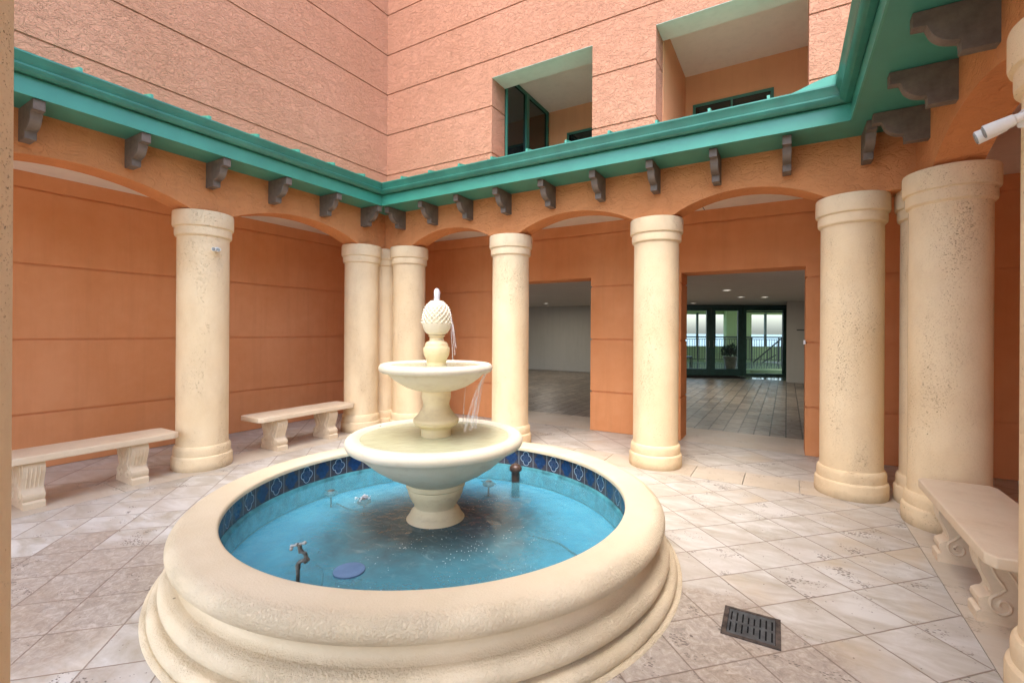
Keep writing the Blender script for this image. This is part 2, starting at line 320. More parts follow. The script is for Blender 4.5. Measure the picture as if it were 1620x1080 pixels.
def stream():
    m = bpy.data.materials.new('falling_water'); m.use_nodes = True; n = m.node_tree.nodes; l = m.node_tree.links; n.remove(n['Principled BSDF'])
    tr = n.new('ShaderNodeBsdfTransparent'); df = n.new('ShaderNodeBsdfDiffuse'); df.inputs[0].default_value = (0.92, 0.93, 0.95, 1)
    gl = n.new('ShaderNodeBsdfGlossy'); gl.inputs['Roughness'].default_value = 0.25
    a = n.new('ShaderNodeMixShader'); a.inputs[0].default_value = 0.35; l.new(df.outputs[0], a.inputs[1]); l.new(gl.outputs[0], a.inputs[2])
    tc = n.new('ShaderNodeTexCoord'); no = n.new('ShaderNodeTexNoise'); no.inputs['Scale'].default_value = 30; no.inputs['Detail'].default_value = 3
    mp = n.new('ShaderNodeMapping'); mp.inputs['Scale'].default_value = (3, 3, 0.25); l.new(tc.outputs['Object'], mp.inputs[0]); l.new(mp.outputs[0], no.inputs['Vector'])
    mr = n.new('ShaderNodeMapRange'); mr.inputs[1].default_value = 0.35; mr.inputs[2].default_value = 0.75; mr.inputs[3].default_value = 0.04; mr.inputs[4].default_value = 0.50; l.new(no.outputs['Fac'], mr.inputs[0])
    b = n.new('ShaderNodeMixShader'); l.new(mr.outputs[0], b.inputs[0]); l.new(tr.outputs[0], b.inputs[1]); l.new(a.outputs[0], b.inputs[2]); l.new(b.outputs[0], n['Material Output'].inputs[0]); return m
M['stream'] = stream()

def poolfloor():
    t = NT('blue_pool_plaster', 0.6, 0.3); p = t.pos; x, y, z = t.xyz(p)
    n1 = t.noise(p, 2.2, 6, 0.65, 0.8); n2 = t.noise(p, 9, 6, 0.7, 0.5)
    col = t.mix(t.ramp(n1, [(0.33, 0.0), (0.68, 1.0)]), (0.035, 0.27, 0.44), (0.085, 0.43, 0.58))
    col = t.mix(t.math('MULTIPLY', t.ramp(n2, [(0.5, 0.0), (0.75, 1.0)]), 0.35), col, (0.25, 0.55, 0.66))
    # algae settled round the pedestal
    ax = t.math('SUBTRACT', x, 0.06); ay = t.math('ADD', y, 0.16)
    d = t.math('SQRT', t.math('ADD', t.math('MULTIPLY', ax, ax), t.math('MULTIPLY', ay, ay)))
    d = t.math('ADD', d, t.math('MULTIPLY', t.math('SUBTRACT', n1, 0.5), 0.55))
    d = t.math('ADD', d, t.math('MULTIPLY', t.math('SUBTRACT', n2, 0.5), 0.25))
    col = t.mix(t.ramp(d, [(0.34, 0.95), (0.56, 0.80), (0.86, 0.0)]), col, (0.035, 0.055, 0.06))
    v = t.vor(t.map(p, (1, 1.6, 1)), 16)
    sp = t.math('MULTIPLY', t.math('SUBTRACT', t.math('MULTIPLY', t.ramp(t.noise(p, 3, 3, 0.6), [(0.48, 0.0), (0.66, 1.0)]), 0.17), v), 14.0, clamp=True)
    col = t.mix(sp, col, (0.55, 0.78, 0.82))
    t.color(col); t.bump(n2, 0.004, 0.6); return t.m
M['pool_floor'] = poolfloor()
M['pool_wall'] = simple('turquoise_pool_edge', (0.07, 0.28, 0.33), 0.6, 0.3, 0, 0.3, 9)

def tileband():
    t = NT('painted_quatrefoil_tiles', 0.22, 0.5); u, v, _ = t.xyz(t.uv)
    iu = t.math('FLOOR', u); fx = t.math('SUBTRACT', t.math('SUBTRACT', u, iu), 0.5); fy = t.math('SUBTRACT', v, 0.5)
    odd = t.math('MODULO', iu, 2.0)
    def circ(cx, cy, r):
        a = t.math('SUBTRACT', fx, cx); b = t.math('SUBTRACT', fy, cy)
        return t.math('SUBTRACT', t.math('SQRT', t.math('ADD', t.math('MULTIPLY', a, a), t.math('MULTIPLY', b, b))), r)
    d = None
    for (cx, cy, r) in ((0.17, 0, 0.19), (-0.17, 0, 0.19), (0, 0.22, 0.19), (0, -0.22, 0.19), (0, 0, 0.24)):
        c = circ(cx, cy, r)
        if d is None: d = c
        else:
            n = t.n.new('ShaderNodeMath'); n.operation = 'SMOOTH_MIN'; t.l.new(d, n.inputs[0]); t.l.new(c, n.inputs[1]); n.inputs[2].default_value = 0.05; d = n.outputs[0]
    ad = t.math('ABSOLUTE', d)
    line = t.math('MULTIPLY', t.ramp(ad, [(0.007, 1.0), (0.020, 0.0)]), odd)
    nn = t.noise(t.map(t.uv, (1, 1, 1)), 5, 5, 0.7, 0.4)
    rv, rc = t.white(t.comb(iu, 0.0, 0.0))
    blue = t.mix(t.ramp(nn, [(0.35, 0.0), (0.68, 1.0)]), (0.006, 0.018, 0.065), (0.012, 0.05, 0.165))
    lined = t.mix(t.ramp(nn, [(0.35, 0.0), (0.65, 1.0)]), (0.012, 0.025, 0.065), (0.028, 0.065, 0.145))
    inner = t.mix(odd, blue, lined)
    outer = t.mix(t.ramp(nn, [(0.4, 0.0), (0.6, 1.0)]), (0.04, 0.033, 0.05), (0.075, 0.058, 0.062))
    edge = t.math('MULTIPLY', t.math('ADD', t.math('ADD', d, -0.01), t.math('MULTIPLY', t.math('SUBTRACT', nn, 0.5), 0.12)), 14.0, clamp=True)
    col = t.mix(edge, inner, outer)
    # small floral rosette inside the outlined tiles
    ang = t.math('ARCTAN2', fy, fx); rr = t.math('SQRT', t.math('ADD', t.math('MULTIPLY', fx, fx), t.math('MULTIPLY', fy, fy)))
    pet = t.math('ABSOLUTE', t.math('SUBTRACT', rr, t.math('ADD', 0.14, t.math('MULTIPLY', t.math('SINE', t.math('MULTIPLY', ang, 8.0)), 0.06))))
    col = t.mix(t.math('MULTIPLY', t.math('MULTIPLY', t.ramp(pet, [(0.008, 1.0), (0.03, 0.0)]), odd), 0.35), col, (0.22, 0.20, 0.34))
    col = t.mix(line, col, (0.50, 0.55, 0.60))
    e = t.math('MINIMUM', t.math('ADD', fx, 0.5), t.math('SUBTRACT', 0.5, fx))
    g = t.ramp(e, [(0.012, 1.0), (0.028, 0.0)])
    col = t.mix(g, col, (0.24, 0.24, 0.26)); t.color(col); t.bump(t.math('ADD', line, t.math('MULTIPLY', g, -1.0)), 0.0012, 1.0); return t.m
M['tile_band'] = tileband()

# ---------------------------------------------------------------- mesh helpers
def bm_new(): return bmesh.new()
def box(bm, a, b, bevel=0.0, mat=None):
    x0, y0, z0 = a; x1, y1, z1 = b
    vs = [bm.verts.new(p) for p in ((x0,y0,z0),(x1,y0,z0),(x1,y1,z0),(x0,y1,z0),(x0,y0,z1),(x1,y0,z1),(x1,y1,z1),(x0,y1,z1))]
    fs = [bm.faces.new([vs[i] for i in f]) for f in ((3,2,1,0),(4,5,6,7),(0,1,5,4),(1,2,6,5),(2,3,7,6),(3,0,4,7))]
    if mat is not None: bmesh.ops.transform(bm, matrix=mat, verts=vs)
    if bevel:
        es = list({e for f in fs for e in f.edges})
        bmesh.ops.bevel(bm, geom=es, offset=bevel, segments=2, affect='EDGES', profile=0.6)
    return vs
def quad(bm, pts): return bm.faces.new([bm.verts.new(p) for p in pts])
def prism(bm, poly, axis, lo, hi, mat=None):
    """poly: list of 2D points; extruded along axis ('X','Y','Z') from lo to hi"""
    def P(a, b, h):
        return {'X': (h, a, b), 'Y': (a, h, b), 'Z': (a, b, h)}[axis]
    v0 = [bm.verts.new(P(a, b, lo)) for a, b in poly]; v1 = [bm.verts.new(P(a, b, hi)) for a, b in poly]
    n = len(poly); bm.faces.new(v0); bm.faces.new(v1[::-1])
    for i in range(n): bm.faces.new((v0[i], v1[i], v1[(i+1) % n], v0[(i+1) % n]))
    if mat is not None: bmesh.ops.transform(bm, matrix=mat, verts=v0+v1)
    return v0+v1
def lathe(bm, prof, seg=64, center=(0, 0, 0), fn=None, close=False):
    rings = []
    for r, z in prof:
        if r <= 1e-6: rings.append([bm.verts.new((center[0], center[1], center[2]+z))]); continue
        ring = []
        for i in range(seg):
            a = 2*math.pi*i/seg; rr = r if fn is None else fn(r, z, a)
            ring.append(bm.verts.new((center[0]+rr*math.cos(a), center[1]+rr*math.sin(a), center[2]+z)))
        rings.append(ring)
    for k in range(len(rings)-1 if not close else len(rings)):
        A, B = rings[k], rings[(k+1) % len(rings)]
        for i in range(seg):
            j = (i+1) % seg
            if len(A) == 1 and len(B) == 1: continue
            if len(A) == 1: bm.faces.new((A[0], B[j], B[i]))
            elif len(B) == 1: bm.faces.new((A[i], A[j], B[0]))
            else: bm.faces.new((A[i], A[j], B[j], B[i]))
    return rings
def tube(bm, pts, r, seg=10, cap=True):
    pts = [Vector(p) for p in pts]; rings = []
    rs = r if isinstance(r, (list, tuple)) else [r]*len(pts)
    up = Vector((0, 0, 1)); prevn = None
    for i, p in enumerate(pts):
        d = (pts[min(i+1, len(pts)-1)]-pts[max(i-1, 0)]).normalized()
        if prevn is None:
            prevn = d.cross(up) if abs(d.dot(up)) < 0.95 else d.cross(Vector((1, 0, 0)))
        n1 = (prevn - d*prevn.dot(d)).normalized(); prevn = n1; n2 = d.cross(n1)
        rings.append([bm.verts.new(p + (n1*math.cos(2*math.pi*k/seg)+n2*math.sin(2*math.pi*k/seg))*rs[i]) for k in range(seg)])
    for a, b in zip(rings, rings[1:]):
        for k in range(seg): bm.faces.new((a[k], a[(k+1) % seg], b[(k+1) % seg], b[k]))
    if cap: bm.faces.new(rings[0][::-1]); bm.faces.new(rings[-1])
def sweep(bm, pts, width, height, seg=1):
    for p, q in zip(pts, pts[1:]):
        p = Vector(p); q = Vector(q); d = (q-p).normalized(); n = Vector((-d.y, d.x, 0))*width/2
def smoothpath(pts, n=8):
    out = []; P = [Vector(p) for p in pts]; P = [P[0]]+P+[P[-1]]
    for i in range(1, len(P)-2):
        for k in range(n):
            t = k/n; a, b, c, d = P[i-1], P[i], P[i+1], P[i+2]
            out.append(0.5*((2*b)+(-a+c)*t+(2*a-5*b+4*c-d)*t*t+(-a+3*b-3*c+d)*t**3))
    out.append(P[-2]); return out

def obj(name, bm, mat, parent=None, smooth=False, label=None, loc=None, angle=35):
    bmesh.ops.recalc_face_normals(bm, faces=bm.faces[:])
    me = bpy.data.meshes.new(name); bm.to_mesh(me); bm.free(); me.materials.append(M[mat] if isinstance(mat, str) else mat)
    if smooth:
        me.polygons.foreach_set('use_smooth', [True]*len(me.polygons))
        try: me.set_sharp_from_angle(angle=R(angle))
        except Exception: pass
    o = bpy.data.objects.new(name, me); C.objects.link(o)
    if loc: o.location = loc
    if parent is not None: o.parent = parent
    if label: o['label'] = label
    return o
def thing(name, label, cat, loc=(0, 0, 0), rz=0.0, group=None):
    o = bpy.data.objects.new(name, None); C.objects.link(o); o.location = loc; o.rotation_euler = (0, 0, rz); o.empty_display_size = 0.2
    o['label'] = label; o['category'] = cat
    if group: o['group'] = group
    return o
def tag(o, label, cat, group=None):
    o['label'] = label; o['category'] = cat
    if group: o['group'] = group
    return o
def struct(name, bm, mat, smooth=False, label=None, cat=None):
    o = obj(name, bm, mat, smooth=smooth); o['kind'] = 'structure'
    o['label'] = label or name.replace('_', ' '); o['category'] = cat or name.replace('_', ' ').split(' ')[-1]; return o
def copy_tree(o, parent=None):
    c = o.copy(); C.objects.link(c)
    if parent is not None: c.parent = parent
    for ch in list(o.children): copy_tree(ch, c)
    return c

# ---------------------------------------------------------------- plan (metres; camera at the origin, X along the back arcade, Y along the left one)
XL, XR, YF, YB = -6.65, 2.39, -1.30, 6.50         # gallery walls
CXL, CXR, CYF, CYB = -5.35, 1.085, 0.0, 5.20      # column lines
BXL, BXR, BYF, BYB = -5.18, 0.915, 0.17, 5.03     # beam faces to the court
FXL, FXR, FYF, FYB = -4.83, 0.45, 0.57, 4.63      # fascia lines
ZS = 3.165; ZC = 3.035; ZB = 2.66
WT = 0.41; WALLH = 13.0
GROOVES = [0.57, 1.33, 2.10, 2.865, 3.635, 4.415, 5.19, 5.968, 6.728, 7.50, 8.27, 9.04, 9.81, 10.58, 11.35, 12.12]

# ---------------------------------------------------------------- floors
bm = bm_new()
quad(bm, [(-3000, -3000, -12), (3000, -3000, -12), (3000, 3000, -12), (-3000, 3000, -12)])
o = struct('sea', bm, 'sea', label='pale sea far below the terrace out to the horizon', cat='sea')
bm = bm_new(); quad(bm, [(-14, -14, -0.02), (9, -14, -0.02), (9, 40, -0.02), (-14, 40, -0.02)]); struct('ground', bm, 'gallery_tile', label='ground slab under the whole court', cat='ground')
bm = bm_new(); quad(bm, [(-5.05, 0.27, 0), (0.785, 0.27, 0), (0.785, 4.93, 0), (-5.05, 4.93, 0)]); struct('court_floor', bm, 'travertine', label='court floor of diagonal travertine tiles round the fountain', cat='floor')
bm = bm_new()
def ring(bm, x0, x1, y0, y1, a0, a1, b0, b1, z, gap=0.0):
    for q in ([(a0,b0),(a1,b0),(x1,y0),(x0,y0)], [(a1,b0),(a1,b1),(x1,y1),(x1,y0)], [(a1,b1),(a0,b1),(x0,y1),(x1,y1)], [(a0,b1),(a0,b0),(x0,y0),(x0,y1)]):
        quad(bm, [(x, y, z) for x, y in q])
g = 0.006
# border slabs, laid with open joints over a dark bed
xs = [-5.5+0.0]
def slabs(bm, x0, x1, y0, y1, n, along):
    for i in range(n):
        if along == 'X':
            a = x0+(x1-x0)*i/n+g/2; b = x0+(x1-x0)*(i+1)/n-g/2; box(bm, (a, y0+g/2, -0.015), (b, y1-g/2, 0.0))
        else:
            a = y0+(y1-y0)*i/n+g/2; b = y0+(y1-y0)*(i+1)/n-g/2; box(bm, (x0+g/2, a, -0.015), (x1-g/2, b, 0.0))
slabs(bm, -5.5, 1.045, 4.93, 5.385, 14, 'X'); box(bm, (1.045+g, 4.93+g, -0.015), (1.24, 5.385-g, 0))
slabs(bm, -5.5, 1.24, -0.185, 0.27, 14, 'X')
slabs(bm, 0.785, 1.24, 0.27, 4.93, 6, 'Y'); slabs(bm, -5.5, -5.05, 0.27, 4.93, 6, 'Y')
struct('border_paving', bm, 'border_stone', label='beige stone border paving under the colonnade', cat='paving')
bm = bm_new(); ring(bm, -5.5-g, 1.24+g, -0.185-g, 5.385+g, XL, XR, YF, YB+0.02, -0.004); struct('gallery_floor', bm, 'gallery_tile', label='smooth worn tile floor of the covered gallery', cat='floor')
bm = bm_new(); quad(bm, [(-10, 6.52, -0.002), (4, 6.52, -0.002), (4, 7.45, -0.002), (-10, 7.45, -0.002)]); struct('threshold_floor', bm, 'border_stone', label='beige stone strip inside the doorways', cat='floor')
bm = bm_new(); quad(bm, [(-14, 7.45, -0.003), (5, 7.45, -0.003), (5, 16.2, -0.003), (-14, 16.2, -0.003)]); struct('lobby_floor', bm, 'pavers', label='shiny brick paver floor of the dim lobby', cat='floor')

# ---------------------------------------------------------------- walls with recessed joints
def wall_mesh(bm, plane, face, thick, a0, a1, z0, z1, openings, gw=0.022, gd=0.016):
    """plane 'X' or 'Y'; face = coordinate of visible face; thick signed away from court; openings (a,b,z0,z1)"""
    zs = sorted({z0, z1, *[q for g_ in GROOVES if z0 < g_ < z1 for q in (g_-gw/2, g_+gw/2)], *[q for o in openings for q in o[2:] if z0 < q < z1]})
    as_ = sorted({a0, a1, *[q for o in openings for q in o[:2] if a0 < q < a1]})
    sgn = 1 if thick > 0 else -1
    for za, zb in zip(zs, zs[1:]):
        zm = (za+zb)/2; isg = any(abs(zm-g_) < gw/2 for g_ in GROOVES)
        # merge runs
        runs = []; cur = None
        for aa, ab in zip(as_, as_[1:]):
            am = (aa+ab)/2; hole = any(o[0] < am < o[1] and o[2] < zm < o[3] for o in openings)
            if hole: cur = None
            elif cur is None: cur = [aa, ab]; runs.append(cur)
            else: cur[1] = ab
        for aa, ab in runs:
            f = face
            if isg:
                f = face + sgn*gd
                if aa > a0: aa += gd
                if ab < a1: ab -= gd
            lo, hi = sorted((f, face+thick))
            if plane == 'Y': box(bm, (aa, lo, za), (ab, hi, zb))
            else: box(bm, (lo, aa, za), (hi, ab, zb))
OPB_LOW = [(-3.90, -2.487, -1, 2.235), (-1.213, 0.193, -1, 2.235)]
OPB_UP = [(-4.247, -2.484, 4.10, 5.66), (-1.564, 0.213, 4.10, 5.66)]
zsplit = 3.40
w = thing('wall', 'tall back wall of pink orange stucco with two doorways and two balcony openings', 'wall', (0, YB, 0))
bm = bm_new(); wall_mesh(bm, 'Y', 0, WT, XL-WT, XR+WT, 0, zsplit, OPB_LOW); obj('lower_wall', bm, 'stucco_smooth', w)
bm = bm_new(); wall_mesh(bm, 'Y', 0, WT, XL-WT, XR+WT, zsplit, WALLH, OPB_UP); obj('upper_wall', bm, 'stucco_rough', w)
w = thing('wall', 'tall orange stucco wall on the left behind two stone benches', 'wall', (XL, 0, 0))
bm = bm_new(); wall_mesh(bm, 'X', 0, -WT, YF-WT, YB, 0, zsplit, []); obj('lower_wall', bm, 'stucco_smooth', w)
bm = bm_new(); wall_mesh(bm, 'X', 0, -WT, YF-WT, YB, zsplit, WALLH, []); obj('upper_wall', bm, 'stucco_rough', w)
w = thing('wall', 'orange stucco wall on the right behind the single bench', 'wall', (XR, 0, 0))
bm = bm_new(); wall_mesh(bm, 'X', 0, WT, YF-WT, YB, 0, zsplit, []); obj('lower_wall', bm, 'stucco_smooth', w)
bm = bm_new(); wall_mesh(bm, 'X', 0, WT, YF-WT, YB, zsplit, 4.2, []); obj('upper_wall', bm, 'stucco_rough', w)

# pale soffits of the balcony openings and the rooms behind them
bm = bm_new()
for a, b, z0, z1 in OPB_UP: box(bm, (a-0.05, YB+0.002, z1-0.006), (b+0.05, YB+WT, z1+0.03))
tag(obj('opening_soffit', bm, 'soffit_white'), 'pale grey green soffits over the two balcony openings', 'soffit')
# ---------------------------------------------------------------- gallery ceiling
bm = bm_new()
ring(bm, CXL+0.03, CXR-0.03, CYF+0.03, CYB-0.03, XL, XR, YF, YB, ZC)
tag(obj('gallery_ceiling', bm, 'ceiling'), 'flat cream plaster ceiling of the covered gallery', 'ceiling')
bm = bm_new(); box(bm, (-0.93, 5.34, ZC-0.004), (-0.922, 6.49, ZC-0.001))
tag(obj('ceiling_joint', bm, 'rail'), 'thin dark joint across the gallery ceiling behind the widest back arch', 'joint')

# ---------------------------------------------------------------- arcade beams
def arch_cuts(lo, hi, cols, z_spring, rise, hw=0.20, n=18):
    """underside polyline from lo to hi"""
    pts = [(lo, z_spring)]; cs = sorted(cols)
    for a, b in zip(cs, cs[1:]):
        s, e = a+hw, b-hw
        if e-s < 0.5: continue
        c = (s+e)/2; h = (e-s)/2; Rr = (h*h+rise*rise)/(2*rise)
        for i in range(n+1):
            t = -h+2*h*i/n; pts.append((c+t, z_spring+math.sqrt(max(Rr*Rr-t*t, 0))-(Rr-rise)))
    pts.append((hi, z_spring)); return pts
def beam(label, axis, face, thick, lo, hi, cols):
    under = arch_cuts(lo, hi, cols, ZB, 0.185)
    bm = bm_new(); f0, f1 = sorted((face, face+thick))
    n = len(under)
    def P(a, z, s):
        return (a, (f0, f1)[s], z) if axis == 'X' else ((f0, f1)[s], a, z)
    lower = [[bm.verts.new(P(a, z, s)) for a, z in under] for s in (0, 1)]
    top = [[bm.verts.new(P(a, 3.20, s)) for a, z in under] for s in (0, 1)]
    for i in range(n-1):
        for s in (0, 1): bm.faces.new((lower[s][i], lower[s][i+1], top[s][i+1], top[s][i]))
        bm.faces.new((lower[0][i], lower[1][i], lower[1][i+1], lower[0][i+1]))
        bm.faces.new((top[0][i], top[0][i+1], top[1][i+1], top[1][i]))
    for i in (0, n-1): bm.faces.new((lower[0][i], top[0][i], top[1][i], lower[1][i]))
    es = [e for e in bm.edges if len(e.link_faces) == 2 and abs(e.calc_face_angle(0)-math.pi/2) < 0.5 and max(v.co.z for v in e.verts) < 3.1]
    bmesh.ops.bevel(bm, geom=es, offset=0.014, segments=3, affect='EDGES', profile=0.5)
    return tag(obj('arcade_beam', bm, 'stucco_beam', smooth=True, angle=40), label, 'beam')
T = 0.28
xc = [-5.35, -4.85, -3.09, -1.235, 0.505, 1.085]; yc = [0.0, 0.46, 2.60, 4.72, 5.20]
beam('orange stucco arcade beam across the back with three low arches', 'X', BYB, T, BXL-T, BXR+T, [-4.85, -3.09, -1.235, 0.505])
beam('orange stucco arcade beam on the left above the benches', 'Y', BXL, -T, BYF, BYB-0.001, [0.46, 2.60, 4.72])
beam('orange stucco arcade beam on the right above the near bench', 'Y', BXR, T, BYF, BYB-0.001, [0.46, 2.60, 4.72])
beam('orange stucco arcade beam on the near side over the camera', 'X', BYF, -T, BXL-T, BXR+T, [-4.85, -3.09, -1.235, 0.505])

# ---------------------------------------------------------------- eaves
# each side: local frame, a runs along, d measured inward to the court from the fascia line
def eave(label, side):
    t = thing('roof_eave', label, 'eave', (0, 0, 0))
    lim = {'L': (FYF, FYB), 'R': (FYF, FYB), 'B': (FXL, FXR), 'F': (FXL, FXR)}[side]
    def P(a, d, z):
        # a: -1 start, +1 end, mitred: start corner moves with d
        s = lim[0]+d if a < 0 else lim[1]-d
        return {'L': (FXL+d, s, z), 'R': (FXR-d, s, z), 'B': (s, FYB-d, z), 'F': (s, FYF+d, z)}[side]
    def sweep_profile(bm, prof, closed=False):
        A = [bm.verts.new(P(-1, d, z)) for d, z in prof]; B = [bm.verts.new(P(1, d, z)) for d, z in prof]
        for i in range(len(prof)-1+(1 if closed else 0)):
            j = (i+1) % len(prof); bm.faces.new((A[i], B[i], B[j], A[j]))
    depth = {'L': FXL-BXL, 'R': BXR-FXR, 'B': BYB-FYB, 'F': FYF-BYF}[side]
    walld = {'L': FXL-XL, 'R': XR-FXR, 'B': YB-FYB, 'F': FYF-YF}[side]
    def Q(a, d, z):   # outward of the fascia: mitre continues diagonally by equal offset toward each wall
        o = {'L': (FXL-d, None), 'R': (FXR+d, None), 'B': (None, FYB+d), 'F': (None, FYF-d)}[side]
        k = d/walld
        y0 = FYF-k*(FYF-YF); y1 = FYB+k*(YB-FYB); x0 = FXL-k*(FXL-XL); x1 = FXR+k*(XR-FXR)
        if side in 'LR': return (o[0], y0 if a < 0 else y1, z)
        return (x0 if a < 0 else x1, o[1], z)
    bm = bm_new(); q = [Q(-1, -0.001, ZS), Q(1, -0.001, ZS), Q(1, depth+0.02, ZS), Q(-1, depth+0.02, ZS)]
    quad(bm, q); obj('soffit', bm, 'green_soffit', t)
    bm = bm_new(); sweep_profile(bm, [(0.0, ZS-0.004), (0.012, ZS-0.004), (0.012, 3.30), (0.0, 3.30)], True); obj('fascia', bm, 'green', t)
    bm = bm_new(); pr = [(0.014, 3.305), (0.055, 3.300), (0.068, 3.306), (0.082, 3.318), (0.090, 3.332), (0.096, 3.340), (0.097, 3.350), (0.094, 3.352), (0.088, 3.356), (0.094, 3.372), (0.114, 3.405), (0.124, 3.420), (0.124, 3.432), (0.116, 3.434), (0.112, 3.424), (0.014, 3.41)]
    sweep_profile(bm, pr, False)
    g = obj('gutter', bm, 'gutter_green', t, smooth=True, angle=30)
    # roof panel with standing seams
    slope = 0.20; z0 = 3.44
    bm = bm_new(); quad(bm, [Q(-1, -0.06, z0-0.012), Q(1, -0.06, z0-0.012), Q(1, walld, z0+slope*walld), Q(-1, walld, z0+slope*walld)])
    pitch = 0.475; a = lim[0]+{'L': 0.375, 'R': 0.375, 'B': 0.41, 'F': 0.41}[side]; first = True
    while a < lim[1]:
        h = 0.062; w = 0.011
        for s in (-1, 1): pass
        pts = [(-0.062, z0-0.008), (-0.058, z0+h-0.012), (0.0, z0+h), (walld-0.05, z0+h+slope*walld), (walld-0.05, z0+slope*walld)]
        def W(d, z, e): return {'L': (FXL-d, a+e, z), 'R': (FXR+d, a+e, z), 'B': (a+e, FYB+d, z), 'F': (a+e, FYF-d, z)}[side]
        v0 = [bm.verts.new(W(d, z, -w)) for d, z in pts]; v1 = [bm.verts.new(W(d, z, w)) for d, z in pts]
        bm.faces.new(v0); bm.faces.new(v1[::-1])
        for i in range(len(pts)): bm.faces.new((v0[i], v1[i], v1[(i+1) % 5], v0[(i+1) % 5]))
        a += pitch
    obj('roof_panel', bm, 'green', t)
    # brackets
    prof = [(0, 0), (0.345, 0), (0.345, -0.080), (0.285, -0.080)]
    for i in range(1, 9):
        th = i/8*math.pi/2; prof.append((0.285-0.125*(1-math.cos(th)) if False else 0.160+0.120*math.cos(th), -0.085-0.110*math.sin(th)))
    prof += [(0.150, -0.197), (0.150, -0.258), (0, -0.258)]
    prof = [(d, z) for d, z in prof]
    pos = {'L': [0.53, 1.204, 1.883, 2.569, 3.242, 3.929, 4.60], 'R': [0.60, 1.27, 1.95, 2.62, 3.27, 3.935, 4.60], 'B': [-4.80, -4.20, -3.606, -3.018, -2.408, -1.792, -1.190, -0.600, -0.005, 0.585], 'F': [-4.8+0.6*i for i in range(10)]}[side]
    first = None
    for p in pos:
        if first is None:
            bm = bm_new(); prism(bm, prof, 'Y', -0.035, 0.035)
            bmesh.ops.bevel(bm, geom=bm.edges[:], offset=0.003, segments=1, affect='EDGES')
            first = obj('bracket', bm, 'bracket', t); b = first
        else: b = first.copy(); C.objects.link(b); b.parent = t
        z = ZS-0.003
        if side == 'L': b.location = (BXL-0.004, p, z); b.rotation_euler = (0, 0, 0)
        if side == 'R': b.location = (BXR+0.004, p, z); b.rotation_euler = (0, 0, math.pi)
        if side == 'B': b.location = (p, BYB+0.004, z); b.rotation_euler = (0, 0, -math.pi/2)
        if side == 'F': b.location = (p, BYF-0.004, z); b.rotation_euler = (0, 0, math.pi/2)
    return t
eave('green metal eave with gutter and brown brackets along the left side', 'L')
eave('green metal eave with gutter and brown brackets across the back', 'B')
er = eave('green metal eave with large brown brackets overhead at the right', 'R')
eave('green metal eave on the near side over the camera', 'F')
# splash guard on the right back gutter corner
bm = bm_new()
n = 10
pa = [(FXR-0.122-0.30+0.30*i/n, FYB-0.122) for i in range(n+1)] + [(FXR-0.122, FYB-0.122-0.22*i/n) for i in range(1, n+1)]
hs = [0.075*math.sin(math.pi/2*min(1, i/n))**1.3 for i in range(n+1)] + [0.075*math.sin(math.pi/2*(1-i/n))**1.3 for i in range(1, n+1)]
lo = [bm.verts.new((x, y, 3.428)) for x, y in pa]; hi = [bm.verts.new((x, y, 3.434+h)) for (x, y), h in zip(pa, hs)]
lo2 = [bm.verts.new((x+0.006, y+0.006, 3.428)) for x, y in pa]; hi2 = [bm.verts.new((x+0.006, y+0.006, 3.434+h)) for (x, y), h in zip(pa, hs)]
for i in range(len(pa)-1):
    bm.faces.new((lo[i], lo[i+1], hi[i+1], hi[i])); bm.faces.new((lo2[i], hi2[i], hi2[i+1], lo2[i+1])); bm.faces.new((hi[i], hi[i+1], hi2[i+1], hi2[i]))
obj('splash_guard', bm, 'green', er)

# ---------------------------------------------------------------- columns
prof = [(0.0, 0.0), (0.272, 0.0), (0.277, 0.02), (0.277, 0.115), (0.273, 0.132), (0.264, 0.142), (0.2585, 0.146), (0.2605, 0.160), (0.2605, 0.205), (0.2575, 0.225), (0.249, 0.240), (0.2385, 0.246)]
prof += [(0.237, 0.30+i*0.35) for i in range(6)]
prof += [(0.236, 2.385), (0.239, 2.402), (0.250, 2.408), (0.258, 2.418), (0.260, 2.435), (0.260, 2.480), (0.258, 2.494), (0.262, 2.500), (0.274, 2.506), (0.278, 2.52), (0.278, 2.648), (0.274, ZB), (0, ZB)]
bm = bm_new(); lathe(bm, prof, 72)
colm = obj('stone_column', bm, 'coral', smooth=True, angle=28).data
bpy.data.objects.remove(bpy.data.objects['stone_column'])
def column(x, y, label, rz=0.0):
    o = bpy.data.objects.new('stone_column', colm); C.objects.link(o); o.location = (x, y, 0); o.rotation_euler = (0, 0, rz)
    return tag(o, label, 'column', 'coral stone columns round the court')
column(-5.35, 2.60, 'cream column between the two left benches carrying a small white spotlight', 0.3)
column(-5.35, 4.74, 'cream column at the right end of the farther left bench', 1.7)
column(-5.35, 5.20, 'mostly hidden cream column in the far left corner between two others', 2.9)
column(-4.85, 5.20, 'pale column just behind the pinecone fountain, right one of the corner trio', 4.1)
column(-3.09, 5.20, 'pale free standing column right of the pinecone, left of the narrow dark doorway', 5.3)
column(-1.235, 5.20, 'pale pitted column between the narrow dark doorway and the lobby doorway', 0.9)
column(0.505, 5.20, 'pale pitted column right of the wide lobby doorway', 2.2)
column(1.085, 5.20, 'cream column in the right back corner seen as a sliver', 3.4)
c9 = column(1.055, 4.70, 'large cream column with a vertical seam at the end of the right bench', 4.6)
column(1.04, 2.60, 'near cream column at the right edge holding the large twin spotlight', 1.2)
column(-1.235, 0.03, 'near column showing only its rough edge at the far left of the photo', 2.5)
column(-5.35, 0.46, 'cream column out of sight beyond the left end of the near left bench', 0.5)
column(1.085, 0.46, 'cream column out of sight behind the camera on the right', 0.6)
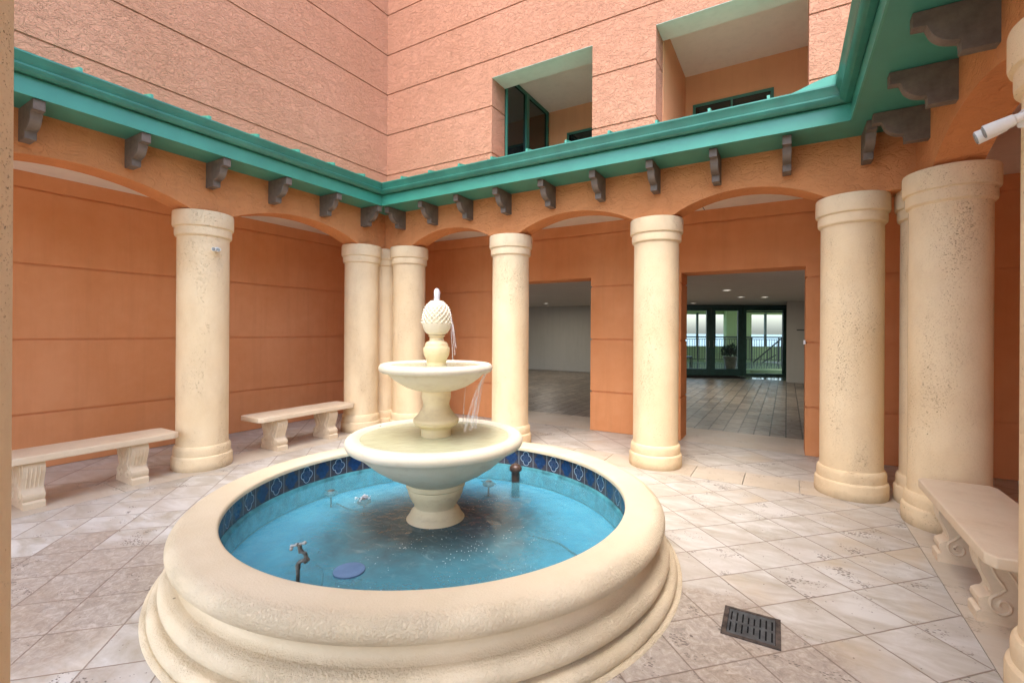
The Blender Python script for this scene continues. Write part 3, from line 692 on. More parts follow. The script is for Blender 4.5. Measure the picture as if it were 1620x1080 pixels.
# seam on the large column
bm = bm_new(); a = R(-100)
ang = math.atan2(4.70, 1.075)+math.pi
a = ang+R(9)
for r0, z0, z1 in ((0.2372, 0.25, 2.40), (0.2605, 2.42, 2.49), (0.2783, 2.51, 2.65)):
    for s in (0,):
        c, s_ = math.cos(a), math.sin(a); w = 0.0016; dx, dy = -s_*w, c*w
        x, y = r0*c, r0*s_; k = 0.0012
        box(bm, (-w, -k, z0), (w, k, z1), mat=Matrix.Translation((x, y, 0)) @ Matrix.Rotation(a-math.pi/2, 4, 'Z'))
obj('seam', bm, 'rust_frame', c9); bpy.data.objects['seam'].active_material = M['seam'] if 'seam' in M else simple('seam_mortar', (0.50, 0.37, 0.22), 0.8, 0.2)

# ---------------------------------------------------------------- fountain
FX, FY = -2.11, 2.54
fo = thing('fountain', 'two tier cream fountain with pinecone top in a round blue pool', 'fountain', (FX, FY, 0))
seg = 160
def rnd(cx, cz, r, a0, a1, n=8, sx=1.0): return [(cx+r*sx*math.cos(R(a0+(a1-a0)*i/n)), cz+r*math.sin(R(a0+(a1-a0)*i/n))) for i in range(n+1)]
bm = bm_new()
prof = [(1.325, 0.318), (1.288, 0.322)] + rnd(1.305, 0.338, 0.017, 180, 90, 4) + [(1.36, 0.358), (1.44, 0.358)] + rnd(1.462, 0.300, 0.058, 85, -70, 12, 1.12) + [(1.47, 0.243), (1.452, 0.240)] + [(1.440, 0.225), (1.434, 0.200), (1.438, 0.180), (1.452, 0.163), (1.480, 0.155)]
lathe(bm, prof, seg); obj('basin_rim', bm, 'basin', fo, smooth=True, angle=60)
bm = bm_new()
prof = [(1.470, 0.156), (1.505, 0.157)] + rnd(1.505, 0.108, 0.048, 88, -88, 12) + [(1.515, 0.058), (1.535, 0.055)] + rnd(1.560, 0.022, 0.036, 100, -30, 10) + [(1.598, 0.006), (1.62, 0.005), (1.623, 0.0)]
lathe(bm, prof, seg); obj('basin_base', bm, 'basin', fo, smooth=True, angle=60)
# tile band
bm = bm_new(); N = 54; sub = 4; uvl = bm.loops.layers.uv.new('UVMap')
r = 1.312; z0, z1 = 0.168, 0.324
for i in range(N):
    for k in range(sub):
        a0 = 2*math.pi*(i+k/sub)/N; a1 = 2*math.pi*(i+(k+1)/sub)/N
        f = quad(bm, [(r*math.cos(a0), r*math.sin(a0), z0), (r*math.cos(a1), r*math.sin(a1), z0), (r*math.cos(a1), r*math.sin(a1), z1), (r*math.cos(a0), r*math.sin(a0), z1)])
        for lp, uv in zip(f.loops, ((i+k/sub, 0), (i+(k+1)/sub, 0), (i+(k+1)/sub, 1), (i+k/sub, 1))): lp[uvl].uv = uv
obj('tile_band', bm, 'tile_band', fo)
bm = bm_new(); lathe(bm, [(1.314, 0.17), (1.300, 0.166), (1.292, 0.155), (1.288, 0.02)], seg); obj('pool_side', bm, 'pool_wall', fo, smooth=True)
bm = bm_new(); lathe(bm, [(1.289, 0.012), (0.9, 0.010), (0.0, 0.010)], seg); obj('pool_floor', bm, 'pool_floor', fo, smooth=True)
# pedestal and bowls
bm = bm_new(); lathe(bm, [(0.268, 0.005), (0.262, 0.06), (0.250, 0.100), (0.226, 0.126), (0.200, 0.147), (0.182, 0.172), (0.168, 0.200), (0.160, 0.209), (0.150, 0.218), (0.143, 0.232), (0.150, 0.255), (0.170, 0.285), (0.185, 0.32), (0.192, 0.35), (0.190, 0.362), (0.203, 0.372), (0.205, 0.392), (0.20, 0.405)], 64); obj('pedestal', bm, 'stem', fo, smooth=True, angle=30)
def fl(amp, n): return lambda r, z, a: r
bm = bm_new(); lathe(bm, [(0.20, 0.400), (0.24, 0.425), (0.33, 0.470), (0.42, 0.530), (0.50, 0.600), (0.535, 0.640), (0.552, 0.652)] + rnd(0.565, 0.692, 0.042, -80, 90, 12) + [(0.535, 0.733), (0.505, 0.715), (0.47, 0.68), (0.30, 0.640), (0.0, 0.63)], 96); obj('lower_bowl', bm, 'bowl', fo, smooth=True, angle=50)
bm = bm_new(); lathe(bm, [(0.52, 0.717), (0.0, 0.717)], 96); obj('bowl_water', bm, 'bowl_water', fo)
bm = bm_new(); lathe(bm, [(0.104, 0.64), (0.104, 0.765), (0.110, 0.775), (0.128, 0.785), (0.150, 0.800), (0.159, 0.822), (0.155, 0.838), (0.140, 0.850), (0.122, 0.870), (0.098, 0.905), (0.090, 0.935), (0.094, 0.958), (0.100, 0.975), (0.102, 1.02), (0.108, 1.032)], 64); obj('stem', bm, 'stem', fo, smooth=True, angle=30)
flute = lambda r, z, a: r*(1+0.012*abs(math.sin(a*9))) if 1.035 < z < 1.15 and r > 0.11 else r
bm = bm_new(); lathe(bm, [(0.108, 1.030), (0.150, 1.038), (0.205, 1.058), (0.255, 1.088), (0.300, 1.122), (0.325, 1.148), (0.345, 1.158)] + rnd(0.362, 1.190, 0.030, -85, 90, 10) + [(0.335, 1.218), (0.310, 1.205), (0.20, 1.185), (0.0, 1.18)], 144, fn=flute); obj('upper_bowl', bm, 'bowl', fo, smooth=True, angle=50)
bm = bm_new(); lathe(bm, [(0.322, 1.209), (0.0, 1.209)], 96); obj('bowl_water', bm, 'bowl_water', fo)
bm = bm_new(); lathe(bm, [(0.066, 1.19), (0.066, 1.228), (0.070, 1.236), (0.072, 1.246), (0.086, 1.278), (0.0895, 1.300), (0.0905, 1.326), (0.0895, 1.332), (0.082, 1.334), (0.081, 1.345), (0.077, 1.350), (0.079, 1.354), (0.070, 1.368), (0.053, 1.376), (0.049, 1.382), (0.048, 1.402), (0.051, 1.406), (0.058, 1.408), (0.058, 1.416), (0.050, 1.418)], 48, fn=lambda r, z, a: r*(1+(0.016*math.cos(8*a) if 1.25 < z < 1.333 else 0))); obj('collar', bm, 'stem', fo, smooth=True, angle=18)
def cone_fn(r, z, a):
    if z < 1.500: return (r*(1+0.008*math.cos(9*a)) if z > 1.44 else r)+0.004*max(0, (z-1.46)/0.05)
    rows = (z-1.508)/0.0172; n = 18; i0 = math.floor(rows); fade = min(1.0, max(0.0, (1.648-z)/0.03))
    for i in range(max(-1, i0-2), i0+2):
        u = a/(2*math.pi)*n-0.5*(i % 2); a_ = abs(u-round(u))*2; b = rows-i
        top = 1.12*(1-a_)**0.9+0.10
        if b <= top: return r-0.005+0.0115*max(0.0, min(1.0, b/1.1))*fade+(0.004 if i == -1 else 0)
    return r-0.005
bm = bm_new(); eg = [(0.050, 1.418), (0.062, 1.424)]
for i in range(111):
    z = 1.43+(1.655-1.43)*i/110
    t = (z-1.43)/(1.665-1.43)
    rr = 0.101*math.sin(math.pi*min(1, (0.30+0.70*t)))**0.8 if t > 0.30 else 0.101*(0.70+0.30*math.sin(t/0.30*math.pi/2))
    rr = 0.101*math.sqrt(max(0, 1-((t-0.36)/0.68)**2)) if t > 0.36 else 0.101*math.sqrt(max(0, 1-((0.36-t)/0.52)**2))
    eg.append((rr, z))
eg.append((0.0, 1.662))
lathe(bm, eg, 288, fn=cone_fn); obj('pinecone_finial', bm, 'bowl', fo, smooth=True, angle=25)
bm = bm_new(); lathe(bm, [(0.019, 1.645), (0.020, 1.68), (0.021, 1.71), (0.017, 1.732), (0.008, 1.742), (0, 1.744)], 24, fn=lambda r, z, a: r*(1+0.12*math.sin(3*a+z*70)))
mm = bpy.data.materials.new('frothing_water'); mm.use_nodes = True; b_ = mm.node_tree.nodes['Principled BSDF']; b_.inputs['Base Color'].default_value = (0.85, 0.87, 0.92, 1); b_.inputs['Roughness'].default_value = 0.15; b_.inputs['Transmission Weight'].default_value = 0.35; b_.inputs['IOR'].default_value = 1.2
M['froth'] = mm
obj('water_jet', bm, 'froth', fo, smooth=True)
# falling streams
cr = Vector((math.cos(R(30.53)), math.sin(R(30.53)), 0)); cf = Vector((-cr.y, cr.x, 0))
def fall(bm, p0, out, z0, z1, dist, r0, r1, n=14):
    pts = []; rs = []
    for i in range(n+1):
        t = i/n; pts.append(p0+out*(dist*t)+Vector((0, 0, z0-(z0-z1)*t*t))); rs.append(r0+(r1-r0)*t)
    tube(bm, pts, rs, 8)
bm = bm_new()
for (d, w0, zz, ds, r0, r1) in ((0.0, 0.0, 0.745, 0.16, 0.005, 0.012), (0.02, 0.012, 0.75, 0.115, 0.004, 0.008), (0.02, 0.022, 0.75, 0.135, 0.004, 0.009)):
    o_ = cr.copy(); o_.rotate(Matrix.Rotation(R(8+w0*400), 3, 'Z')); fall(bm, o_*0.375, o_, 1.168, zz, ds*-0.85, r0, r1)
o_ = cr.copy(); fall(bm, cr*0.385+cf*-0.03, -cr, 1.165, 0.75, 0.18, 0.003, 0.010)
fall(bm, cr*0.20+cf*0.16, -cr, 1.10, 0.74, 0.03, 0.002, 0.006)
for k in range(3):
    a = R(10+k*9); dr = Vector((cr.x*math.cos(a)-cf.x*math.sin(a), cr.y*math.cos(a)-cf.y*math.sin(a), 0))
    fall(bm, dr*(0.075+0.006*k), dr, 1.61, 1.23+0.05*k, 0.045+0.016*k, 0.0025, 0.0035)
obj('water_stream', bm, 'stream', fo, smooth=True)
# water surface
bm = bm_new(); lathe(bm, [(1.2895, 0.146), (0.8, 0.146), (0.0, 0.146)], 128)
o = obj('water', bm, 'pool_water', loc=(FX, FY, 0)); o['kind'] = 'structure'; o['label'] = 'rippling blue water filling the round pool'; o['category'] = 'water'

# ---- fittings in the pool
def Zp(px, py, z):   # used once, to place small fittings from measured plan points
    pass
sp = thing('garden_tap', 'old bronze tap on an upright pipe in the near left of the pool', 'tap', (-1.865, 1.302, 0))
bm = bm_new(); tube(bm, smoothpath([(0, 0, 0.012), (0, 0, 0.20), (0, 0, 0.400)], 3), 0.0085, 12); obj('pipe', bm, 'brass', sp, smooth=True)
K = Matrix.Translation((0, 0, 0.160))
bm = bm_new()
tube(bm, [Vector((0, 0, 0.228)), Vector((0, 0, 0.248))], 0.0115, 12); tube(bm, smoothpath([(0, 0, 0.245), (0.006, 0.003, 0.258), (0.026, 0.011, 0.268), (0.036, 0.015, 0.280), (0.032, 0.013, 0.295)], 5), 0.0085, 12)
tube(bm, [Vector((0.030, 0.012, 0.262)), Vector((0.046, 0.018, 0.276))], 0.010, 10)
tube(bm, smoothpath([(0.036, 0.014, 0.298), (0.020, 0.008, 0.305), (0.008, 0.003, 0.318), (0.006, 0.003, 0.330)], 5), [0.010]*8+[0.008]*8, 12) if False else tube(bm, smoothpath([(0.036, 0.014, 0.298), (0.020, 0.008, 0.305), (0.008, 0.003, 0.318)], 5), 0.008, 12)
tube(bm, [Vector((0.012, 0.005, 0.300)), Vector((0.004, 0.002, 0.335))], 0.0095, 12)
bmesh.ops.transform(bm, matrix=K, verts=bm.verts[:]); obj('tap_body', bm, 'brass', sp, smooth=True)
bm = bm_new(); tube(bm, [Vector((-0.028, -0.012, 0.326)), Vector((0.030, 0.012, 0.346))], 0.0055, 8)
for s in (-1, 1): bmesh.ops.create_icosphere(bm, subdivisions=2, radius=0.0085, matrix=Matrix.Translation((0.001+s*0.029, 0.012*s, 0.336+s*0.010)))
tube(bm, [Vector((0.002, -0.012, 0.342)), Vector((0.002, 0.014, 0.334))], 0.0055, 8)
bmesh.ops.create_icosphere(bm, subdivisions=2, radius=0.008, matrix=Matrix.Translation((-0.02, -0.02, 0.318)))
bmesh.ops.transform(bm, matrix=K, verts=bm.verts[:]); obj('handle', bm, 'steel', sp, smooth=True)

pc = thing('pump_lid', 'round grey blue lid standing under water near the front of the pool', 'lid', (-2.03, 1.725, 0))
bm = bm_new(); lathe(bm, [(0.0, 0.160), (0.072, 0.159), (0.083, 0.154), (0.084, 0.128), (0.080, 0.120), (0, 0.120)], 40); obj('lid_top', bm, 'disc', pc, smooth=True)
bm = bm_new(); lathe(bm, [(0.072, 0.122), (0.078, 0.012)], 32); obj('lid_base', bm, 'cable', pc, smooth=True)

op = thing('overflow_pipe', 'upright brown overflow pipe with a domed cap at the back of the pool', 'pipe', (-2.02, 3.50, 0))
bm = bm_new(); lathe(bm, [(0.036, 0.012), (0.036, 0.245), (0.030, 0.25)], 32); obj('pipe', bm, 'brown_pipe', op, smooth=True)
bm = bm_new(); lathe(bm, [(0.030, 0.238), (0.052, 0.240), (0.055, 0.250), (0.050, 0.272), (0.036, 0.288), (0.018, 0.296), (0, 0.298)], 32); obj('cap', bm, 'brown_pipe', op, smooth=True)

def poollight(x, y, label, wires):
    t = thing('pool_light', label, 'pool light', (x, y, 0), group='small lights standing in the pool')
    bm = bm_new(); lathe(bm, [(0.018, 0.104), (0.040, 0.106), (0.052, 0.114), (0.052, 0.128), (0.040, 0.138)], 28); tube(bm, [Vector((-0.075, 0, 0.134)), Vector((0.075, 0.0, 0.136))], 0.005, 8); tube(bm, [Vector((0, 0, 0.012)), Vector((0, 0, 0.107))], 0.008, 10); obj('housing', bm, 'brass', t, smooth=True)
    bm = bm_new(); lathe(bm, [(0.038, 0.138), (0.03, 0.146), (0.016, 0.151), (0, 0.152)], 24); obj('lens', bm, 'lens_grey', t, smooth=True)
    return t
poollight(-3.18, 2.515, 'small round pool light left of two, nearest the left tiles', 0)
pb = poollight(-2.815, 2.53, 'small bubbling pool light, right of the left pair', 0)
bm = bm_new()
for i in range(46):
    a = random.uniform(0, 6.28); d = abs(random.gauss(0, 0.035)); bmesh.ops.create_icosphere(bm, subdivisions=1, radius=random.uniform(0.003, 0.010), matrix=Matrix.Translation((d*math.cos(a), d*math.sin(a), 0.147+max(0, 0.03-d*0.7)*random.random())))
bb = obj('bubbles', bm, 'froth', pb, smooth=True); bb['kind'] = 'stuff'
poollight(-2.22, 3.38, 'small round pool light beside the brown overflow pipe', 0)
def cable(pts, label):
    bm = bm_new(); tube(bm, smoothpath(pts, 10), 0.006, 8); tag(obj('cable', bm, 'cable', smooth=True), label, 'cable')
cable([(-1.98, 1.58, 0.03), (-2.12, 1.62, 0.022), (-2.35, 1.80, 0.024), (-2.50, 1.86, 0.022), (-2.62, 2.02, 0.022), (-2.58, 2.22, 0.022), (-2.43, 2.36, 0.022)], 'black cable looping under water from the round lid to the pedestal')
cable([(-3.12, 2.52, 0.05), (-3.0, 2.54, 0.022), (-2.88, 2.53, 0.03)], 'short black cable under water between the two left pool lights')
cable([(-1.75, 2.86, 0.022), (-1.48, 2.87, 0.022), (-1.33, 2.87, 0.022), (-1.20, 2.80, 0.022), (-1.06, 2.72, 0.03)], 'black cable under water running right from the pedestal')

# ---------------------------------------------------------------- benches
def bench_leg(bm, y):
    # outline in (x = depth, z): front is at x=0, back at x=0.36, symmetric scrolls
    f = [(0.0, 0.0), (0.0, 0.045), (0.006, 0.052), (0.020, 0.060), (0.012, 0.075), (0.006, 0.095), (0.010, 0.115), (0.028, 0.128), (0.048, 0.138), (0.056, 0.155), (0.050, 0.185), (0.034, 0.225), (0.016, 0.265), (0.006, 0.300), (0.004, 0.330), (0.012, 0.352), (0.022, 0.362), (0.022, 0.372)]
    poly = f + [(0.34-x, z) for x, z in f[::-1]]
    prism(bm, poly, 'Y', y-0.067, y+0.067)
    es = [e for e in bm.edges if abs(e.verts[0].co.y-e.verts[1].co.y) < 1e-5 and len(e.link_faces) == 2 and abs(e.calc_face_angle(0)) > 1.2 and abs(abs(e.verts[0].co.y-y)-0.067) < 1e-4]
    bmesh.ops.bevel(bm, geom=es, offset=0.006, segments=2, affect='EDGES')
    # carved scroll relief on both side faces
    for s in (-1, 1):
        for mx in (0, 1):
            path = []
            for i in range(26):
                t = i/25; ang = R(100+t*520); rr = 0.050*(1-t)+0.008
                path.append((0.095+rr*math.cos(ang)*0.9, 0.10+rr*math.sin(ang)))
            path = [(0.060, 0.345), (0.050, 0.30), (0.075, 0.235), (0.105, 0.185)] + path[2:]
            pts = [((0.34-a if mx else a), y+s*0.0665, z) for a, z in path]
            tube(bm, smoothpath(pts, 2), 0.0085, 6)
        tube(bm, smoothpath([(0.11, y+s*0.0665, 0.345), (0.105, y+s*0.0665, 0.30), (0.14, y+s*0.0665, 0.235), (0.17, y+s*0.0665, 0.17), (0.20, y+s*0.0665, 0.235), (0.235, y+s*0.0665, 0.30), (0.23, y+s*0.0665, 0.345)], 4), 0.007, 6)
    for k in (-0.038, -0.013, 0.013, 0.038):
        tube(bm, smoothpath([(0.020, y+k, 0.35), (0.005, y+k, 0.32), (0.015, y+k, 0.265), (0.033, y+k, 0.225), (0.049, y+k, 0.185), (0.054, y+k, 0.158)], 3), 0.0055, 6)
def bench(label, x, y, rz, legs, L):
    t = thing('stone_bench', label, 'bench', (x, y, 0), rz, 'stone benches in the gallery')
    bm = bm_new(); h = L/2; c = 0.05; d0, d1 = -0.035, 0.375
    poly = [(d0+c*0.6, -h), (d1-c*0.6, -h), (d1, -h+c), (d1, h-c), (d1-c*0.6, h), (d0+c*0.6, h), (d0, h-c), (d0, -h+c)]
    prism(bm, poly, 'Z', 0.372, 0.430)
    bmesh.ops.bevel(bm, geom=bm.edges[:], offset=0.010, segments=3, affect='EDGES', profile=0.6)
    obj('seat', bm, 'bench', t, smooth=True, angle=40)
    for l in legs:
        bm = bm_new(); bench_leg(bm, l); obj('leg', bm, 'bench', t, smooth=True, angle=40)
    return t
# front of the bench faces local -x
bench('near left stone bench, its left end cut by the photo edge', -5.20, 1.635, math.pi, (-0.357, 0.357), 1.34)
bench('farther left stone bench between the spotlight column and corner column', -5.20, 3.80, math.pi, (-0.35, 0.38), 1.38)
bench('stone bench on the right beside the large seamed column', 0.835, 3.64, 0.0, (-0.345, 0.36), 1.36)

# ---------------------------------------------------------------- drain
dr = thing('floor_drain', 'dark slotted drain grate set in the tiles right of the fountain', 'drain', (-0.143, 2.575, 0), R(1))
bm = bm_new()
W2, H2 = 0.127, 0.127
for a, b in (((-W2, -H2, 0.0005), (W2, -H2+0.016, 0.008)), ((-W2, H2-0.016, 0.0005), (W2, H2, 0.008)), ((-W2, -H2+0.016, 0.0005), (-W2+0.022, H2-0.016, 0.008)), ((W2-0.022, -H2+0.016, 0.0005), (W2, H2-0.016, 0.008))): box(bm, a, b)
obj('frame', bm, 'rust_frame', dr)
bm = bm_new(); box(bm, (-W2+0.022, -H2+0.016, 0.0008), (W2-0.022, H2-0.016, 0.0022)); obj('pit', bm, 'black', dr)
bm = bm_new()
x0, x1, y0, y1 = -W2+0.024, W2-0.024, -H2+0.018, H2-0.018
n = 8; cw = (x1-x0)/n; sw = 0.0075
for i in range(n):
    cx = x0+cw*(i+0.5); L = 0.062 if i in (3, 4) else 0.082
    box(bm, (x0+cw*i, y0, 0.003), (cx-sw/2, y1, 0.0065)); box(bm, (cx+sw/2, y0, 0.003), (x0+cw*(i+1), y1, 0.0065))
    for (a, b) in ((y0, -0.008-L), (-0.008, 0.008), (0.008+L, y1)): box(bm, (cx-sw/2, a, 0.003), (cx+sw/2, b, 0.0065))
obj('grate', bm, 'grate', dr)

# ---------------------------------------------------------------- spotlights on columns
def spot(label, cx, cy, ang, z, sc, aim, aim2):
    """fixture on a column surface; ang: direction of the mount from the column axis"""
    n = Vector((math.cos(ang), math.sin(ang), 0)); t = thing('spotlight', label, 'spotlight', tuple(Vector((cx, cy, z))+n*0.236), 0)
    sd_ = Vector((-n.y, n.x, 0))
    bm = bm_new(); tube(bm, [Vector((0, 0, 0))-n*0.01, n*0.035*sc], 0.05*sc, 20); obj('mount', bm, 'white_plastic', t, smooth=True)
    for k, (o_, a) in enumerate(((0.045, aim), (-0.045, aim2))):
        a = Vector(a).normalized(); base = n*0.05*sc+sd_*o_*sc
        bm = bm_new(); tube(bm, [n*0.03*sc, base+a*0.02*sc], 0.012*sc, 10)
        p = [base-a*0.01*sc, base+a*0.03*sc, base+a*0.035*sc, base+a*0.10*sc, base+a*0.16*sc]; tube(bm, p, [0.022*sc, 0.026*sc, 0.032*sc, 0.037*sc, 0.041*sc], 20)
        l = obj('lamp_head', bm, 'white_plastic', t, smooth=True, angle=40)
        bm = bm_new(); tube(bm, [base+a*0.158*sc, base+a*0.166*sc], 0.034*sc, 20); obj('lens', bm, 'steel', l, smooth=True, angle=40)
    return t
spot('small white twin spotlight high on the column between the left benches', -5.35, 2.60, R(2), 2.275, 0.5, (0.75, -0.62, -0.15), (0.72, -0.60, -0.15))
spot('large white twin spotlight on the near column at the right edge', 1.04, 2.60, R(-172), 2.285, 0.68, (-0.76, 0.16, -0.26), (-0.76, 0.16, -0.26))

# ---------------------------------------------------------------- balcony rooms above
bc = thing('balcony_room', 'recessed balcony with dark green glazed doors behind the left upper opening', 'balcony', (0, 0, 0))
Y0 = YB+WT+0.001; zc = 5.92; zf = 4.0; Yk = 8.6
def roomparts(t, x0, x1):
    bm = bm_new(); box(bm, (x0-0.2, Y0, zc), (x1+0.2, Yk+0.2, zc+0.05)); obj('balcony_ceiling', bm, 'ceiling', t)
    bm = bm_new(); box(bm, (x0-0.2, Y0, zf-0.1), (x1+0.2, Yk+0.2, zf)); obj('balcony_floor', bm, 'ceiling', t)
    bm = bm_new(); box(bm, (x0-0.2, Yk, zf), (x1+0.2, Yk+0.15, zc)); box(bm, (x1, Y0, zf), (x1+0.12, Yk, zc)); box(bm, (x0-0.12, Y0, zf), (x0, Yk, zc)); obj('balcony_wall', bm, 'balcony_wall', t)
roomparts(bc, -4.262, -1.90)
# glazed side of balcony one
bm = bm_new(); xk = -4.235
box(bm, (xk-0.02, Y0, zf), (xk, Yk-0.06, zc-0.02)); obj('glass_pane', bm, 'dark_glass', bc)
bm = bm_new()
for (ya, yb_) in ((Y0, Y0+0.03), (7.62, 7.72), (8.50, 8.56)): box(bm, (xk+0.001, ya, zf), (xk+0.035, yb_, zc-0.02))
box(bm, (xk+0.001, Y0, zc-0.06), (xk+0.033, 8.56, zc-0.015)); obj('door_frame', bm, 'green_dark', bc)
def win(t, x0, x1, z0, z1, n):
    bm = bm_new(); box(bm, (x0, Yk-0.02, z0), (x1, Yk-0.004, z1)); p = None
    f = bm_new(); w_ = 0.045
    box(f, (x0-w_, Yk-0.035, z1), (x1+w_, Yk-0.002, z1+w_)); box(f, (x0-w_, Yk-0.034, z0), (x0, Yk-0.002, z1)); box(f, (x1, Yk-0.034, z0), (x1+w_, Yk-0.002, z1))
    for i in range(1, n): x = x0+(x1-x0)*i/n; box(f, (x-0.014, Yk-0.034, z0), (x+0.014, Yk-0.002, z1))
    fr = obj('window', f, 'green_dark', t); obj('glass_pane', bm, 'dark_glass', fr)
win(bc, -3.76, -2.5, 4.4, 5.36, 2)
bd = thing('balcony_room', 'recessed orange balcony with a wide two pane window behind the right upper opening', 'balcony', (0, 0, 0))
roomparts(bd, -1.556, 1.2)
win(bd, -1.38, -0.24, 4.4, 5.34, 2)

# ---------------------------------------------------------------- lobby
lz = 2.35
lob = thing('lobby_room', 'dim lobby room with grey beige walls and low ceiling beyond the doorways', 'room', (0, 0, 0))
DL, DR = Vector((-3.05, 16.32, 0)), Vector((0.0, 17.95, 0)); e_ = (DR-DL).normalized(); nn = Vector((-e_.y, e_.x, 0))
bm = bm_new(); box(bm, (-14, YB+WT, lz), (5, 18.2, lz+0.05)); obj('lobby_ceiling', bm, 'lobby_ceiling', lob)
bm = bm_new()
box(bm, (-14, 15.6, 0), (-4.39, 15.8, lz)); box(bm, (0.0, 15.66, 0), (5, 15.85, lz)); box(bm, (0.0, 15.85, 0), (0.15, 18.2, lz)); box(bm, (-14.1, YB+WT, 0), (-13.95, 15.6, lz)); box(bm, (4.9, YB+WT, 0), (5.05, 15.7, lz))
prism(bm, [(-4.39, 15.6), (DL.x, DL.y), (DL.x-0.1, DL.y+0.2), (-4.45, 15.8)], 'Z', 0, lz)
obj('lobby_wall', bm, 'lobby_wall', lob)
bm = bm_new(); box(bm, (0.25, 15.645, 1.50), (0.48, 15.66, 1.53)); obj('wall_strip', bm, 'rail', lob)
# glossy floor between pavers and doors, and the terrace floor beyond
bm = bm_new(); quad(bm, [(-4.5, 16.2, -0.001), (0.0, 16.2, -0.001), (0.0, 18.0, -0.001), (-4.5, 18.0, -0.001)])
def L2(s, t, z=0.0): p = DL+e_*s+nn*t; return (p.x, p.y, z)
bm.free(); bm = bm_new(); quad(bm, [(-4.4, 16.2, 0.001), (5, 16.2, 0.001), L2(6, 12, 0.001), L2(-6, 12, 0.001)])
struct('terrace_floor', bm, 'terrace_tile', label='polished pale green terrace floor beyond the lobby doors', cat='floor')
dw = (DR-DL).length
Mx = Matrix.Translation(DL) @ Matrix.Rotation(math.atan2(e_.y, e_.x), 4, 'Z')
# local frame: x along the doors 0..dw, y outward
def lbox(bm, a, b, bevel=0): return box(bm, a, b, bevel, mat=None)
def place(o): o.matrix_world = Mx; return o
def door_unit(label, x0, x1, rail, handle_side=None, name='glass_door', mid=None):
    t = thing(name, label, 'glass door' if name == 'glass_door' else 'window'); t.matrix_world = Mx
    bm = bm_new(); z1 = 2.28
    box(bm, (x0, -0.04, 0), (x0+rail, 0.04, z1)); box(bm, (x1-rail, -0.04, 0), (x1, 0.04, z1)); box(bm, (x0+rail, -0.039, z1-rail*0.9), (x1-rail, 0.039, z1)); box(bm, (x0+rail, -0.039, 0), (x1-rail, 0.039, rail*1.6 if name == 'glass_door' else 0.07))
    if mid: box(bm, (x0+rail, -0.035, mid[0]), (x1-rail, 0.035, mid[1]))
    fr = obj('door_frame' if name == 'glass_door' else 'window_frame', bm, 'door_frame', t)
    bm = bm_new(); box(bm, (x0+rail, -0.005, 0.05), (x1-rail, 0.005, z1-0.05)); obj('glass_pane', bm, 'glass', t)
    if handle_side is not None:
        bm = bm_new(); x = x1-rail/2 if handle_side > 0 else x0+rail/2
        tube(bm, [Vector((x, -0.05, 0.95)), Vector((x, -0.09, 0.97)), Vector((x, -0.09, 1.13)), Vector((x, -0.05, 1.15))], 0.012, 8); obj('handle', bm, 'steel', t, smooth=True)
    return t
def lx(px): # plan position along the door plane for a pixel column of the photograph
    return (px-1077)/(1244-1077)*dw
door_unit('left leaf of the glazed lobby doors with dark teal frame', -0.02, 0.975, 0.14, 1)
door_unit('right leaf of the glazed lobby doors with dark teal frame', 0.98, 2.0, 0.14, -1)
door_unit('tall fixed glass sidelight right of the lobby doors', 2.005, dw, 0.13, None, 'window', (2.10, 2.15))
bm = bm_new(); box(bm, (lx(1040), -0.05, 2.283), (dw, 0.05, lz+0.02)); tag(place(obj('door_header', bm, 'door_frame')), 'dark teal header beam over the lobby doors', 'header')
bm = bm_new(); box(bm, (lx(1060), -0.95, 0.002), (lx(1160), -0.12, 0.012)); tag(place(obj('door_mat', bm, 'mat')), 'long dark mat in front of the lobby doors', 'mat')
# downlights
first = None
for i, (x, y, lb) in enumerate(((-1.106, 10.93, 'round recessed ceiling light nearest the lobby doorway'), (-1.014, 13.24, 'round recessed ceiling light behind the nearest one'), (-0.48, 13.5, 'dim recessed ceiling light rightmost in the lobby'), (-2.24, 12.17, 'recessed ceiling light half behind the pitted column'), (-2.52, 15.4, 'recessed ceiling light just before the glass doors'), (-6.75, 13.6, 'single recessed ceiling light seen through the narrow doorway'))):
    if first is None:
        t = thing('ceiling_light', lb, 'ceiling light', (x, y, lz), 0, 'recessed lobby ceiling lights')
        bm = bm_new(); lathe(bm, [(0.085, 0.0), (0.105, -0.004), (0.105, -0.010), (0.08, -0.012), (0.075, -0.004)], 28); obj('trim_ring', bm, 'white_plastic', t, smooth=True)
        bm = bm_new(); lathe(bm, [(0.078, -0.006), (0, -0.006)], 28); obj('diffuser', bm, 'lamp_on', t); first = t
    else:
        t = copy_tree(first); t.location = (x, y, lz); t['label'] = lb
for x, y in ((-1.106, 10.93), (-1.014, 13.24), (-2.24, 12.17), (-6.75, 13.6), (-6.2, 10.0)):  # last one has no ceiling light above it, an added fill lamp
    al = bpy.data.lights.new('downlight_and_fill', 'AREA'); al.shape = 'DISK'; al.size = 0.14; al.energy = 5; al.color = (1.0, 0.93, 0.80)
    ao = bpy.data.objects.new('downlight_and_fill', al); C.objects.link(ao); ao.location = (x, y, lz-0.03)
bm = bm_new(); box(bm, (0.170, YB-0.012, 1.31), (0.192, YB-0.002, 1.36)); tag(obj('door_sensor', bm, 'white_plastic'), 'tiny white box on the right edge of the lobby doorway', 'sensor')

